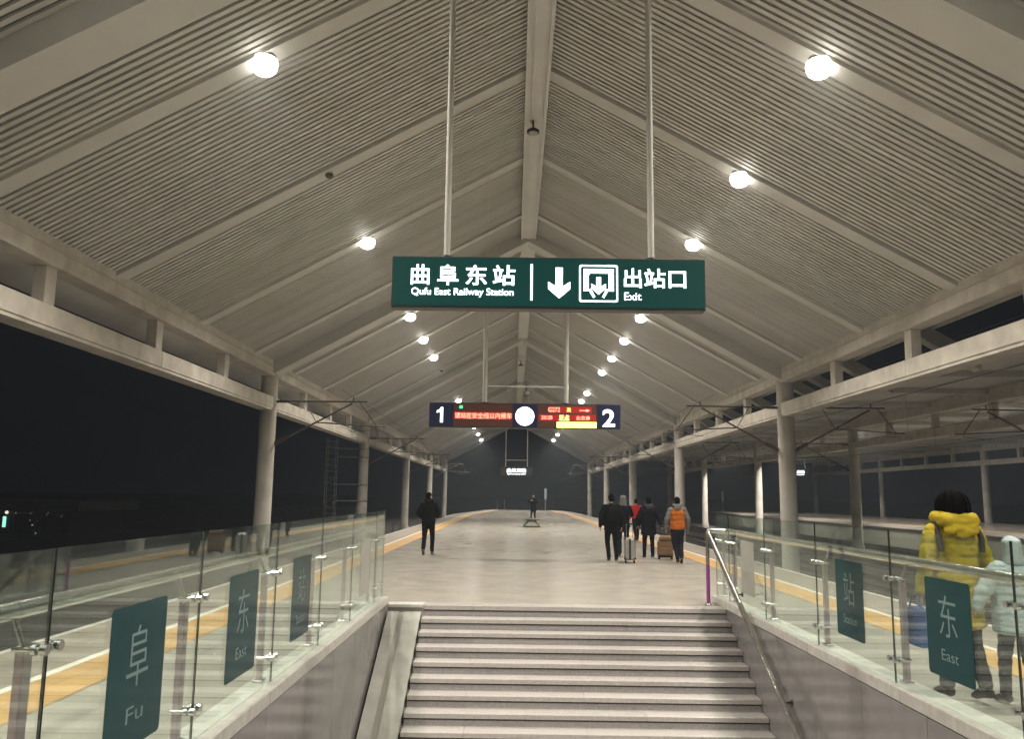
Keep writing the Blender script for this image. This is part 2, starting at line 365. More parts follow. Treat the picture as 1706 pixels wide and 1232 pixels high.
def canopy(cx, label, main):
    t = thing('platform_canopy', label, 'canopy', (cx, 0, 0), 0, 'platform canopies')
    OV = 1.40
    for s in (-1, 1):
        xo = HALF + .52
        end = xo + (OV - .5 if (s < 0 or not main) else 0)
        slope_bar(MB(), s, 0.0, end, Y0, Y1, -.10, .20).build('roof_sheet', BACK, t)
        slope_bar(MB(), s, 0.0, end + .02, Y0 - .05, Y1 + .05, -.205, .26).build('roof_cladding', ROOFT, t)
        # eave overhang soffit
        if s < 0 or not main:
            slope_bar(MB(), s, xo, end, Y0, Y1, .02, .09).build('soffit', PAINT, t)
        # beams along the columns, one length per half bay
        edges = [Y0] + [f + d for f in FRAMES for d in (0, 10.9)]
        edges = sorted(e for e in set(edges) if Y0 <= e <= Y1) + [Y1]
        for a, b in zip(edges[:-1], edges[1:]):
            if b - a < .5: continue
            lo, hi = sorted((s * HALF, s * (HALF + .5)))
            MB().bbox(lo, hi, a + .006, b - .006, 6.26, zc(HALF) + .06, .012).build('upper_beam', BEAMC, t)
            MB().bbox(lo, hi, a + .006, b - .006, 4.98, 5.43, .012).build('lower_beam', BEAMC, t)
            l2, h2 = sorted((s * (HALF + .03), s * (HALF + .54)))
            MB().box(l2, h2, a + .006, b - .006, 4.90, 4.977).build('lower_beam_lip', BEAMC, t)
            l3, h3 = sorted((s * (HALF - .03), s * (HALF + .02)))
            MB().box(l3, h3, a + .006, b - .006, 6.60, 6.625).build('beam_drip_strip', CONC, t)
        # struts and columns
        sm = MB().bbox(-.14, .14, -.2, .2, 5.43, 6.262, .01).mesh('strut', BEAMC)
        for f in FRAMES[:-1]:
            for q in (1, 2, 3):
                link('strut', sm, t, (s * (HALF + .25), f + 5.45 * q, 0))
        cm = MB().lathe((0, 0, 0), [(.40, -1.74), (.40, -1.2), (.33, -1.15), (.33, 6.2), (.345, 6.25), (.345, 6.88)], 28).mesh('column', CONC)
        for f in FRAMES:
            yy = min(f, Y1 - .4)
            if f > 0 or main: link('column', cm, t, (s * (HALF + .25), yy, 0))
        # deep frames over the columns, rafters between
        for f in FRAMES:
            yy = min(f, Y1 - .45)
            slope_bar(MB(), s, 0, HALF + .10, yy - .42, yy + .42, .50, .10).build('frame_beam', PAINT, t)
            slope_bar(MB(), s, 0, HALF + (OV if not (main and s > 0) else 2.2), yy - .25, yy + .25, -.27, .62).build('roof_rib', CONC, t)
        raf = [f + 2.725 + 5.45 * q for f in FRAMES[:-1] for q in range(4)]
        rm = slope_bar(MB(), s, .27, HALF + .02, -.21, .21, .09, .10)
        rmesh = rm.mesh('rafter', PAINT)
        for y in raf: link('rafter', rmesh, t, (0, y, 0))
        if main and s > 0:
            om = slope_bar(MB(), s, HALF + .50, HALF + 2.3, -.2, .2, .32, .12).mesh('overhang_rafter', CONC)
            for y in [f + 5.45 * q for f in FRAMES[:-1] for q in range(4)]: link('overhang_rafter', om, t, (0, y + .6, 0))
            tb = MB()
            for xx in (1.0, 2.2): tb.box(HALF + xx, HALF + xx + .12, Y0, Y1, zc(HALF + xx) + .121, zc(HALF + xx) + .25)
            tb.build('overhang_purlin', CONC, t)
        # ceiling slats
        blocked = [(y - .22, y + .22) for y in raf] + [(f - .43, f + .43) for f in FRAMES]
        pitch = .185 if main else .37
        near, far = [], MB()
        y = Y0 + .1
        while y < Y1 - .1:
            if not any(a < y < b for a, b in blocked):
                if main and 8.5 < y < 31.0: near.append(y)
                else: slope_bar(far, s, .28, HALF + .01, y - .052 * pitch / .185, y + .052 * pitch / .185, 0, .055)
            y += pitch
        if near:
            me = slope_bar(MB(), s, .28, HALF + .01, -.052, .052, 0, .055).mesh('slat', SLAT)
            for y in near: link('slat', me, t, (0, y, 0))
        tag(far.build('slats', SLAT, t), kind='stuff')
    rb = MB(); rb.box(-.30, .30, Y0, Y1, 12.02, 12.52)
    rb.build('ridge_beam', PAINT, t)
    for x in (-.26, .26):
        MB().box(x - .045, x + .045, Y0, Y1, 11.97, 12.017).build('ridge_flange', PAINT, t)
    MB().box(-.13, .13, Y0, Y1, 11.985, 12.017).build('ridge_duct', PAINT, t)
    return t
main_canopy = canopy(RCX, 'pale gabled platform canopy with slatted ceiling over the stairs and near platform', True)

FCX, ZF = 32.5, 6.86
def flat_canopy(label):
    t = thing('platform_canopy', label, 'canopy', (FCX, 0, 0), 0, 'platform canopies')
    MB().box(-16.4, 14.0, Y0, Y1, ZF + .05, ZF + .45).build('roof_slab', ROOFT, t)
    MB().bbox(-16.6, -16.41, Y0, Y1, ZF - .12, ZF + .5, .02).build('fascia', PAINT, t)
    cells = [(-16.38, -13.4), (-13.3, -10.62), (-10.05, -6.7), (-6.6, -3.35), (-3.25, 0), (.1, 3.35), (3.45, 6.7), (6.8, 10.05), (10.62, 13.9)]
    y = FRAMES[0]
    pm = {}
    while y < Y1 - 1:
        for k, (a, b) in enumerate(cells):
            if k not in pm: pm[k] = MB().box(a, b, .16, 5.45 - .16, ZF, ZF + .049).mesh('ceiling_panel', PAINT)
            if y > -1: link('ceiling_panel', pm[k], t, (0, y, 0))
        MB().bbox(-16.3, 13.8, y - .15, y + .15, ZF - .26, ZF + .049, .01).build('cross_rib', PAINT, t)
        y += 5.45
    for x in (-13.35, -6.65, -3.3, .05, 3.4, 6.75):
        MB().box(x - .048, x + .048, Y0, Y1, ZF - .07, ZF + .045).build('purlin', CONC, t)
    for s in (-1, 1):
        lo, hi = sorted((s * HALF, s * (HALF + .5)))
        edges = [Y0] + [f for f in FRAMES if f > Y0] 
        for a, b in zip(edges[:-1], edges[1:]):
            MB().bbox(lo, hi, a + .006, b - .006, 6.26, ZF + .02, .012).build('upper_beam', BEAMC, t)
            MB().bbox(lo, hi, a + .006, b - .006, 4.98, 5.43, .012).build('lower_beam', BEAMC, t)
        sm = MB().bbox(-.14, .14, -.2, .2, 5.43, 6.262, .01).mesh('strut', BEAMC)
        for f in FRAMES[:-1]:
            for q in (1, 2, 3): link('strut', sm, t, (s * (HALF + .25), f + 5.45 * q, 0))
        cm = MB().lathe((0, 0, 0), [(.40, -1.74), (.40, -1.2), (.33, -1.15), (.33, 6.2), (.345, 6.25), (.345, ZF)], 28).mesh('column', CONC)
        for f in FRAMES[1:]: link('column', cm, t, (s * (HALF + .25), min(f, Y1 - .4), 0))
    return t
flat_canopy('dim flat canopy over the far platform across the tracks on the right')

# ================================================================== STAIRCASE
RISE, RUN, NST = .15, .29, 28
st = thing('staircase', 'grey granite staircase sunk into the platform, rising towards the far end', 'staircase', (0, 0, 0))
SX0, SX1 = -1.34, WX1
gm = MB().box(SX0 + .004, SX1 - .008, -.012, .0005, -.074, -.060).mesh('nosing_groove', DARKMET)
WS = SX1 - SX0 - .004
for i in range(NST):
    y = WY1 - RUN * i; z = -RISE * i
    cuts = [SX0] + [SX0 + WS * (k + (.0 if i % 2 else .5)) / 3 for k in range(0 if i % 2 == 0 else 1, 3)] + [SX1 - .004]
    for a, b in zip(cuts[:-1], cuts[1:]):
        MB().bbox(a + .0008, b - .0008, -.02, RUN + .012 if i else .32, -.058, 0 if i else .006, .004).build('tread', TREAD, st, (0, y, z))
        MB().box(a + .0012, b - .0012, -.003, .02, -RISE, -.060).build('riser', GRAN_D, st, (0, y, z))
    link('nosing_groove', gm, st, (0, y, z))
stringer = MB().add([(SX0 - .03, WY1, -.16), (SX0 - .03, WY1 - RUN * NST, -RISE * NST - .16), (SX0 - .03, WY1 - RUN * NST, -RISE * NST - .5), (SX0 - .03, WY1, -.6),
                     (SX1, WY1, -.16), (SX1, WY1 - RUN * NST, -RISE * NST - .16), (SX1, WY1 - RUN * NST, -RISE * NST - .5), (SX1, WY1, -.6)],
                    [(0, 1, 2, 3), (7, 6, 5, 4), (0, 4, 5, 1), (3, 2, 6, 7), (0, 3, 7, 4), (1, 5, 6, 2)]).build('stair_slab', CONCD, st)
LZ = -RISE * NST
MB().box(WX0 - .15, WX1 + .15, WY0 - .1, WY1 + .2, LZ - .15, LZ).build('landing', TREAD, st)
# stairwell walls clad in stone panels
for s, X in ((-1, WX0), (1, WX1)):
    lo, hi = sorted((X, X + s * .155))
    lo += 0.02 if s > 0 else 0; hi -= 0.02 if s < 0 else 0
    MB().box(lo, hi, WY0 - .1, WY1 + .2, LZ, -.012).build('wall_core', CONCD, st)
    pm = {}
    ys = [WY1 - 1.24 * k for k in range(11)]
    for k, (b, a) in enumerate(zip(ys[:-1], ys[1:])):
        a = max(a, WY0)
        if b - a < .1: continue
        for zi, (za, zb) in enumerate(((-1.30, -.006), (-2.6, -1.306), (LZ, -2.606))):
            l, h = sorted((X, X + s * .019))
            MB().box(l, h, a + .003, b - .003, za, zb).build('wall_panel', GRANITE, st)
MB().box(WX0 - .1, WX1 + .1, WY0 - .14, WY0 - .001, LZ, -.012).build('end_wall', GRANITE, st)
# pale end wall in the gap beside the flight
MB().box(WX0 + .002, -1.70, WY1 + .002, WY1 + .06, LZ, -.03).build('end_wall_panel', MARBLE, st)
MB().box(-1.70, -1.615, WY1 + .012, WY1 + .06, LZ, -.03).build('end_wall_joint', MARB_D, st)
MB().box(-1.615, SX0 + .2, WY1 + .002, WY1 + .06, LZ, -.03).build('end_wall_panel', MARBLE, st)
MB().box(WX0 + .002, SX0 - .002, WY1 - .03, WY1 + .32, -.028, .012).build('end_wall_coping', KERB, st)
def slope_infill(name, xa, xb, lift, m):  # added sloping slabs stand in for the upright wall, tilted to catch light
    L_ = RUN * NST; d = .10
    vs = []
    for x in (xa, xb):
        vs += [(x, WY1 - .035, -.03 + lift), (x, WY1 - L_, -RISE * NST + lift), (x, WY1 - L_, -RISE * NST - .5), (x, WY1 - .035, -.6)]
    MB().add(vs, [(0, 3, 2, 1), (4, 5, 6, 7), (0, 1, 5, 4), (1, 2, 6, 5), (2, 3, 7, 6), (3, 0, 4, 7)]).build(name, m, st)
slope_infill('added_slope', WX0 + .032, -1.70, -.055, MARBLE); slope_infill('added_slope_strip', -1.70, -1.62, -.065, MARB_D); slope_infill('added_slope', -1.62, SX0 - .031, -.055, MARBLE)
MB().box(WX0 + .001, WX0 + .03, WY1 - .05, WY1 + .0015, LZ, -.03).build('corner_trim', KERB, st)

# ================================================================== GLASS BALUSTRADES
def rounded(u0, u1, v0, v1, r, n=5):
    pts = []
    for cu, cv, a0 in ((u1 - r, v0 + r, -90), (u1 - r, v1 - r, 0), (u0 + r, v1 - r, 90), (u0 + r, v0 + r, 180)):
        for i in range(n + 1):
            a = R(a0 + 90 * i / n); pts.append((cu + r * math.cos(a), cv + r * math.sin(a)))
    return pts

def balustrade(s, X, joints, label, overlays, end_y, start_y):
    """s=-1: left of the stairwell; X: glass plane; platform side is s"""
    t = thing('glass_balustrade', label, 'balustrade', (0, 0, 0), 0, 'glass balustrades round the stairwell')
    wall = WX0 if s < 0 else WX1
    lo, hi = sorted((wall - s * .012, wall + s * .26))
    # kerb in lengths
    n = 6; L_ = (end_y + .06 - start_y) / n
    for i in range(n):
        MB().bbox(lo, hi, start_y + i * L_ + .002, start_y + (i + 1) * L_ - .002, .0015, .115, .008).build('kerb', KERB, t)
    ys = [start_y] + list(joints) + [end_y]
    for a, b in zip(ys[:-1], ys[1:]):
        lo, hi = sorted((X, X + s * .012))
        MB().box(lo, hi, a + .009, b - .009, .118, 1.40).build('glass_panel', GLASS, t)
        for y in (a + .006, b - .006):
            MB().box(lo + .001, hi - .001, y - .0025, y + .0025, .118, 1.40).build('glass_edge', GASKET, t)
    # posts with clamps at each joint
    px = X + s * .10
    for y in list(joints) + [end_y - .10]:
        po = MB().bbox(px - .02, px + .02, y - .036, y + .036, .13, .985, .004).build('post', POSTM, t)
        MB().bbox(px - .045, px + .045, y - .055, y + .055, .113, .135, .006).build('base_plate', STEEL, po)
        for z in (.975, .30):
            c = MB(); q = y + .05
            c.tube((px - s * .01, y - .045, z), (px - s * .01, y + .075, z), .016, 10)
            for dy in ((-.055, .055) if y < end_y - .2 else (-.03,)):
                c.tube((X - s * .028, y + dy, z + .012), (px + s * .02, y + dy, z + .012), .011, 8)
                c.tube((X - s * .030, y + dy, z + .012), (X - s * .003, y + dy, z + .012), .024, 12)
                c.tube((X + s * .015, y + dy, z + .012), (X + s * .035, y + dy, z + .012), .024, 12)
            c.build('clamp', STEEL, po)
        MB().tube((px, y, .985), (px + s * .05, y, 1.10), .014, 8).build('rail_bracket', STEEL, po)
    hx = px + s * .05
    MB().tube((hx, start_y, 1.14), (hx, end_y, 1.14), .038, 16).build('handrail', STEEL, t)
    j = MB()
    for y in joints: j.tube((hx, y - .02, 1.14), (hx, y + .02, 1.14), .0395, 16)
    j.build('handrail_sleeve', STEEL, t)
    right = Vector((0, -s, 0)); up = Vector((0, 0, 1)); nrm = right.cross(up)
    for yc, big, small, grey in overlays:
        org = Vector((X - s * .0015, yc, .70))
        w, h = .335, .365
        poly = [(-w, -h), (w, -h), (w, h - .0), (-w, h)] if grey else rounded(-w, w, -h, h, .03)
        vs = [org + right * u + up * v + nrm * k for k in (0, .0015) for u, v in poly]; m_ = len(poly)
        f = MB().add(vs, [tuple(range(m_ - 1, -1, -1)), tuple(range(m_, 2 * m_))] + [(i, (i + 1) % m_, m_ + (i + 1) % m_, m_ + i) for i in range(m_)])
        fo = f.build('glass_overlay', GREYPANEL if grey else TEAL, t)
        o2 = org + nrm * .0016
        if big: put_text('lettering', big, FILMTXT, fo, o2, right, up, (-.13, .13, -.06, .25), -.006, .0008)
        if small: put_text('lettering', small, FILMTXT, fo, o2, right, up, (-.075 - .012 * len(small), .075 + .012 * len(small), -.235, -.155), -.004, .0008)
    return t
LJ = [.75 + 1.74 * 0, 1.96, 3.70, 5.46, 7.19, 8.87, 10.56, 12.34]
balustrade(-1, -1.97, LJ[1:], 'glass balustrade with steel posts along the left side of the staircase',
           [(4.60, '阜', 'Fu', False), (6.34, '东', 'East', False), (8.05, '站', 'Station', False), (11.45, '', '', True)], 13.10, .62)
RJ = [2.0, 3.82, 5.65, 7.48, 9.31, 11.20, 13.04]
rb_ = balustrade(1, 3.27, RJ, 'glass balustrade with steel posts along the right side of the staircase',
           [(4.72, '阜', 'Fu', False), (6.52, '东', 'East', False), (8.40, '站', 'Station', False), (12.0, '', '', True)], 13.85, .62)
# stair handrail on the right wall
hr = thing('stair_handrail', 'round steel handrail with purple filmed end post sloping down the right wall', 'handrail', (0, 0, 0))
hx = 3.07; slope = .49
top = Vector((hx, 13.52, 1.13)); bot = Vector((hx, 13.52 - 8.2, 1.13 - 8.2 * slope))
MB().path([(3.36, 13.60, 1.14), (3.20, 13.60, 1.14), (3.10, 13.58, 1.14), tuple(top), tuple(bot)], .036, 14).build('rail', STEEL, hr)
MB().tube((hx, 13.56, .012), (hx, 13.56, .62), .030, 14).build('post', PURPLE, hr)
MB().tube((hx, 13.56, .621), (hx, 13.56, 1.13), .029, 14).build('post', STEEL, hr)
MB().lathe((hx, 13.56, 0), [(.06, .001), (.06, .012), (.035, .03)], 14).build('base_flange', STEEL, hr)
for k in range(4):
    y = 12.1 - 2.0 * k; z = 1.13 - (13.52 - y) * slope
    MB().path([(hx, y, z - .03), (hx, y, z - .09), (hx + .05, y, z - .11), (WX1 - .012, y, z - .11)], .011, 8).lathe((0, 0, 0), [(.001, 0), (.001, .0005)], 3).build('bracket', DARKMET, hr)
    MB().tube((WX1 - .012, y, z - .11), (WX1 - .001, y, z - .11), .035, 12).build('bracket_plate', DARKMET, hr)

# ================================================================== LAMPS
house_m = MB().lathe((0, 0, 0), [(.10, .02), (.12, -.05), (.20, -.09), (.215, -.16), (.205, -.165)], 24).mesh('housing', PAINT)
glare_lens = MB().lathe((0, 0, 0), [(.232, -.15), (.245, -.22), (.235, -.30), (.20, -.37), (.15, -.415), (.08, -.44), (.01, -.447)], 24).mesh('lens', LENS)  # lit globe enlarged to the width of the lamp's glare
lens_off = MB().lathe((0, 0, 0), [(.232, -.15), (.245, -.22), (.235, -.30), (.20, -.37), (.15, -.415), (.08, -.44), (.01, -.447)], 24).mesh('lens', LENS_OFF)
ORD = ['nearest', 'second nearest', 'third', 'fourth', 'fifth', 'sixth', 'seventh', 'eighth', 'ninth', 'tenth', 'eleventh', 'twelfth', 'thirteenth', 'fourteenth']
def lamp(x, y, lit, label, group, watt=None, cx=RCX, z=None):
    far = z is not None
    z = zc(x - cx) + .06 if z is None else z
    t = thing('ceiling_lamp', label, 'lamp', (x, y, z), 0, group)
    h_ = link('housing', house_m, t); l_ = link('lens', glare_lens if lit else lens_off, t)
    if not lit: t.scale = (.42, .42, .36); t.location.z -= .12
    if far: t.scale = (.7, .7, .5)
    if lit:
        ld = bpy.data.lights.new('lamp_light', 'SPOT'); ld.energy = watt or LAMP_WATT; ld.color = LAMP_RGB
        ld.spot_size = R(132); ld.spot_blend = .6; ld.shadow_soft_size = .2
        ll = link('lamp_light', ld, t, (0, 0, -.50))
        if far: ld.spot_size = R(135); ll.rotation_euler = (0, R(-26), 0)
    return t
def raf(k): return 14.325 + 5.45 * (k % 4) + 21.8 * (k // 4)
GL = 'lit ceiling lamps under the near canopy'
left_on = [0, 2, 4, 5, 6, 10, 12, 14, 15, 17, 19]; right_on = [0, 1, 2, 4, 5, 6, 7, 9, 10, 12, 14, 15, 17, 19]
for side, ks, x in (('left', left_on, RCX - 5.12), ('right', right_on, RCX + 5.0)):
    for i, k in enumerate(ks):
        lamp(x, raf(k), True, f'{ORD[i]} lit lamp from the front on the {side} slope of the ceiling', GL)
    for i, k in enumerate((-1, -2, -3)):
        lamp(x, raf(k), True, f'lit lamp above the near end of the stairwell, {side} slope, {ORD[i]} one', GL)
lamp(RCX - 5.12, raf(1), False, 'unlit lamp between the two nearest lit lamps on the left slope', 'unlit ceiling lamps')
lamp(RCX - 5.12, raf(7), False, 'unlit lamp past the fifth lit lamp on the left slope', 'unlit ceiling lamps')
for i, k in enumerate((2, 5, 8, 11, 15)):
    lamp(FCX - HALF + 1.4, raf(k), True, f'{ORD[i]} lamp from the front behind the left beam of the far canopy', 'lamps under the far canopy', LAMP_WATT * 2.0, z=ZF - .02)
# round pendant lamps under the ridge
for i, (y, lab) in enumerate(((22.0, 'dark round pendant lamp hanging from the ridge above the big green sign'), (64.0, 'small dark round pendant lamp hanging from the ridge far away'))):
    t = thing('pendant_lamp', lab, 'pendant lamp', (RCX - .06, y, 11.965), 0, 'pendant lamps under the ridge')
    MB().tube((0, 0, 0), (0, 0, -.25), .025, 8).tube((-.08, 0, 0), (0, 0, -.15), .012, 6).build('stem', DARKMET, t)
    MB().lathe((0, 0, 0), [(.05, -.22), (.12, -.27), (.17, -.30), (.17, -.37), (.15, -.38)], 20).build('shade', DARKMET, t)
    MB().lathe((0, 0, 0), [(.15, -.381), (.13, -.40), (.01, -.41)], 20).build('lens', HOUSE, t)

# ================================================================== HANGING SIGNS
UP = Vector((0, 0, 1)); RX = Vector((1, 0, 0))
def flat(name, pts, org, depth, m, parent):
    """extruded polygon in the sign plane (x right, z up), front towards -Y"""
    n = len(pts); vs = [(org[0] + u, org[1] - d, org[2] + v) for d in (0, depth) for u, v in pts]
    return MB().add(vs, [tuple(range(n)), tuple(range(2 * n - 1, n - 1, -1))] + [(i, n + i, n + (i + 1) % n, (i + 1) % n) for i in range(n)]).build(name, m, parent)
def sign_body(t, w, h, d, face_mat):
    MB().bbox(-w / 2, w / 2, -d / 2, d / 2, 0, h, .008).build('casing', SIGN_FRAME, t)
    f = MB().box(-w / 2 + .012, w / 2 - .012, -d / 2 - .006, -d / 2 + .002, .022, h - .012).build('face', face_mat, t)
    return f
def poles(t, xs, z0, ztops, r):
    for x, zt in zip(xs, ztops):
        MB().tube((x, 0, z0), (x, 0, zt), r, 12).build('hanger_pole', PAINT, t)
        MB().lathe((x, 0, 0), [(r * 2.2, z0), (r * 2.2, z0 + .015), (r, z0 + .03)], 12).build('pole_flange', DARKMET, t)

# --- green exit sign
W1, H1 = 3.23, .545
s1 = thing('exit_sign', 'large green lit sign with white Chinese lettering, a down arrow and Exit, hanging nearest', 'sign', (.33, 8.5, 3.55))
f1 = sign_body(s1, W1, H1, .16, SIGN_GREEN)
poles(s1, (-1.06, 1.07), H1, (zc(.33 - 1.06 - RCX) - 3.55, zc(.33 + 1.07 - RCX) - 3.55), .034)
def U1(x): return -W1 / 2 + (x - 50) / 1600 * W1
def V1(y): return H1 - (y - 36) / 272 * H1
o1 = (0, -.087, 0)
for ch, a, b in (('曲', 148, 242), ('阜', 283, 390), ('东', 427, 536), ('站', 566, 680)):
    put_text('lettering', ch, SIGN_WHITE, f1, o1, RX, UP, (U1(a), U1(b), V1(188), V1(81)), .014, .004)
put_text('lettering', 'Qufu East Railway Station', SIGN_WHITE, f1, o1, RX, UP, (U1(152), U1(672), V1(252), V1(204)), .008, .004)
flat('divider', [(U1(758), V1(264)), (U1(769), V1(264)), (U1(769), V1(73)), (U1(758), V1(73))], o1, .004, SIGN_WHITE, f1)
def arrow(x0, x1, y0, y1, name='arrow'):
    xc = (x0 + x1) / 2; w = (x1 - x0); sh = w * .16; hh = w * .44
    P = [(xc - sh, y0), (xc + sh, y0), (xc + sh, y1 - hh - w * .12), (x1, y1 - hh - w * .34), (x1, y1 - hh), (xc, y1), (x0, y1 - hh), (x0, y1 - hh - w * .34), (xc - sh, y1 - hh - w * .12)]
    return flat(name, [(U1(a), V1(b)) for a, b in reversed(P)], o1, .004, SIGN_WHITE, f1)
arrow(848, 960, 90, 252)
# pictogram: rounded outline, gate and arrow
ro = rounded(U1(1006), U1(1203), V1(269), V1(74), .022); ri = rounded(U1(1014), U1(1195), V1(261), V1(82), .018)
n = len(ro); oy = o1[1]
vs = [(u, oy - d, v) for d in (0, .004) for u, v in ro + ri]
fs = []
for i in range(n):
    j = (i + 1) % n
    fs += [(2 * n + i, 2 * n + j, 3 * n + j, 3 * n + i), (i, j, 2 * n + j, 2 * n + i), (n + i, 3 * n + i, 3 * n + j, n + j)]
MB().add(vs, fs).build('pictogram_frame', SIGN_WHITE, f1)
for P in ([(1028, 95), (1182, 95), (1182, 118), (1028, 118)], [(1028, 118), (1054, 118), (1054, 212), (1028, 212)], [(1156, 118), (1182, 118), (1182, 212), (1156, 212)],
          [(1054, 206), (1066, 198), (1088, 242), (1077, 248)], [(1156, 206), (1144, 198), (1122, 242), (1133, 248)], [(1054, 118), (1062, 118), (1054, 130)]):
    flat('pictogram_gate', [(U1(a), V1(b)) for a, b in reversed(P)], o1, .004, SIGN_WHITE, f1)
arrow(1068, 1142, 138, 230, 'pictogram_arrow')
for ch, a, b in (('出', 1234, 1324), ('站', 1338, 1446), ('口', 1462, 1550)):
    put_text('lettering', ch, SIGN_WHITE, f1, o1, RX, UP, (U1(a), U1(b), V1(192), V1(90 if ch != '口' else 102)), .014, .004)
put_text('lettering', 'Exit', SIGN_WHITE, f1, o1, RX, UP, (U1(1235), U1(1322), V1(258), V1(217)), .004, .004)

# --- LED train information board
W2, H2 = 5.34, .70
s2 = thing('led_board', 'platform board with numbers 1 and 2, red LED text and a round white clock', 'display board', (.28, 23.5, 3.52))
MB().bbox(-W2 / 2, W2 / 2, -.12, .12, 0, H2, .01).build('casing', SIGN_FRAME, s2)
def U2(x): return -W2 / 2 + (x - 78) / 1550 * W2
def V2(y): return H2 - (y - 163) / 205 * H2
def panel(name, a, b, m): return MB().box(U2(a) + .012, U2(b) - .012, -.128, -.118, .03, H2 - .025).build(name, m, s2)
n1 = panel('number_panel', 78, 275, NAVY); lp = panel('led_screen', 275, 752, LEDBACK); ck = panel('clock_panel', 752, 952, NAVY)
rp = panel('led_screen', 952, 1435, LEDBACK); n2 = panel('number_panel', 1435, 1628, NAVY)
o2 = (0, -.1285, 0)
flat('lettering', [(U2(a), V2(b)) for a, b in ((168, 328), (190, 328), (190, 203), (174, 203), (160, 222), (140, 232), (140, 250), (168, 240))], o2, .004, SIGN_WHITE, n1)
put_text('lettering', '2', SIGN_WHITE, n2, o2, RX, UP, (U2(1482), U2(1582), V2(348), V2(205)), .02, .004)
flat('led_row', [(U2(278), V2(300)), (U2(750), V2(300)), (U2(750), V2(238)), (U2(278), V2(238))], o2, .002, LEDROW, lp)
o3 = (0, -.1312, 0)
put_text('lettering', '请站在安全线以内候车', LEDRED, lp, o3, RX, UP, (U2(286), U2(747), V2(294), V2(244)), .012, .003)
flat('green_signal', [(U2(322), V2(212)), (U2(348), V2(212)), (U2(348), V2(192)), (U2(335), V2(184)), (U2(322), V2(192))], o2, .003, LEDGRN, lp)
cl = MB()
cpts = [(U2(853) + .262 * math.cos(2 * math.pi * i / 40), V2(270) + .262 * math.sin(2 * math.pi * i / 40)) for i in range(40)]
co = flat('clock_face', cpts, o2, .012, CLOCKW, ck)
for a, b, c_, d_ in ((952, 1432, 302, 252), (1030, 1400, 240, 188)):
    flat('led_row', [(U2(a + 14), V2(c_)), (U2(b - 4), V2(c_)), (U2(b - 4), V2(d_)), (U2(a + 14), V2(d_))], o2, .002, LEDROW, rp)
put_text('lettering', 'G272', LEDRED, rp, o3, RX, UP, (U2(1042), U2(1138), V2(231), V2(194)), .012, .003)
put_text('lettering', '次', LEDYEL, rp, o3, RX, UP, (U2(1192), U2(1227), V2(231), V2(194)), .012, .003)
flat('arrow', [(U2(a), V2(b)) for a, b in ((1297, 221), (1350, 221), (1350, 231), (1380, 217), (1350, 205), (1350, 214), (1297, 214))], o3, .003, LEDRED, rp)
put_text('lettering', '20:28', LEDRED, rp, o3, RX, UP, (U2(986), U2(1076), V2(293), V2(262)), .012, .003)
put_text('lettering', '正点', LEDYEL, rp, o3, RX, UP, (U2(1130), U2(1214), V2(303), V2(255)), .03, .003)
put_text('lettering', '北京南', LEDRED, rp, o3, RX, UP, (U2(1268), U2(1380), V2(297), V2(262)), .012, .003)
flat('led_bar', [(U2(1112), V2(360)), (U2(1433), V2(360)), (U2(1433), V2(312)), (U2(1112), V2(312))], o3, .003, LEDYEL, rp)
poles(s2, (-1.13, 1.16), H2, (4.0, 4.0), .065)
MB().bbox(-1.5, 1.5, -.06, .06, 4.0, 4.12, .01).build('hanger_beam', PAINT, s2)
for x in (-1.13, 1.16): MB().tube((x, 0, 4.12), (x, 0, zc(.28 + x - RCX) - 3.52), .008, 6).build('stay_rod', PAINT, s2)
MB().tube((-1.13, 0, 1.18), (1.16, 0, 1.18), .022, 8).build('cross_bar', PAINT, s2)
cc = thing('dome_camera', 'small dome camera hanging over the LED board', 'camera', (.32, 23.5, 4.68))
MB().tube((0, 0, 0), (0, 0, -.12), .02, 8).build('stem', DARKMET, cc)
MB().lathe((0, 0, 0), [(.05, -.10), (.085, -.13), (.085, -.19), (.075, -.20)], 16).build('housing', HOUSE, cc)
MB().lathe((0, 0, 0), [(.074, -.201), (.066, -.24), (.03, -.27), (.004, -.275)], 16).build('dome', LENS_OFF, cc)

# --- small far station name signs
def name_sign(loc, label, cx):
    t = thing('station_name_sign', label, 'sign', loc, 0, 'small lit station name signs')
    w, h = 2.85, .80
    f = sign_body(t, w, h, .2, SIGN_FRAME)
    put_text('lettering', '曲阜东站', SIGN_WHITE, f, (0, -.107, 0), RX, UP, (-.85, .85, .27, .66), .03, .006)
    put_text('lettering', 'Qufu East Railway Station', SIGN_WHITE, f, (0, -.107, 0), RX, UP, (-.82, .82, .08, .21), .025, .006)
    zt = [(ZF if cx > 20 else zc(loc[0] + d_ - cx)) - loc[2] for d_ in (-.96, .96)]
    poles(t, (-.96, .96), h, zt, .05)
    MB().tube((-.96, 0, 1.38), (.96, 0, 1.38), .03, 8).build('cross_bar', PAINT, t)
    return t
name_sign((.21, 75.0, 3.42), 'small white lit station name sign hanging far down the near platform', RCX)
name_sign((32.55, 97.5, 4.35), 'small white lit station name sign hanging under the far canopy', 32.5)

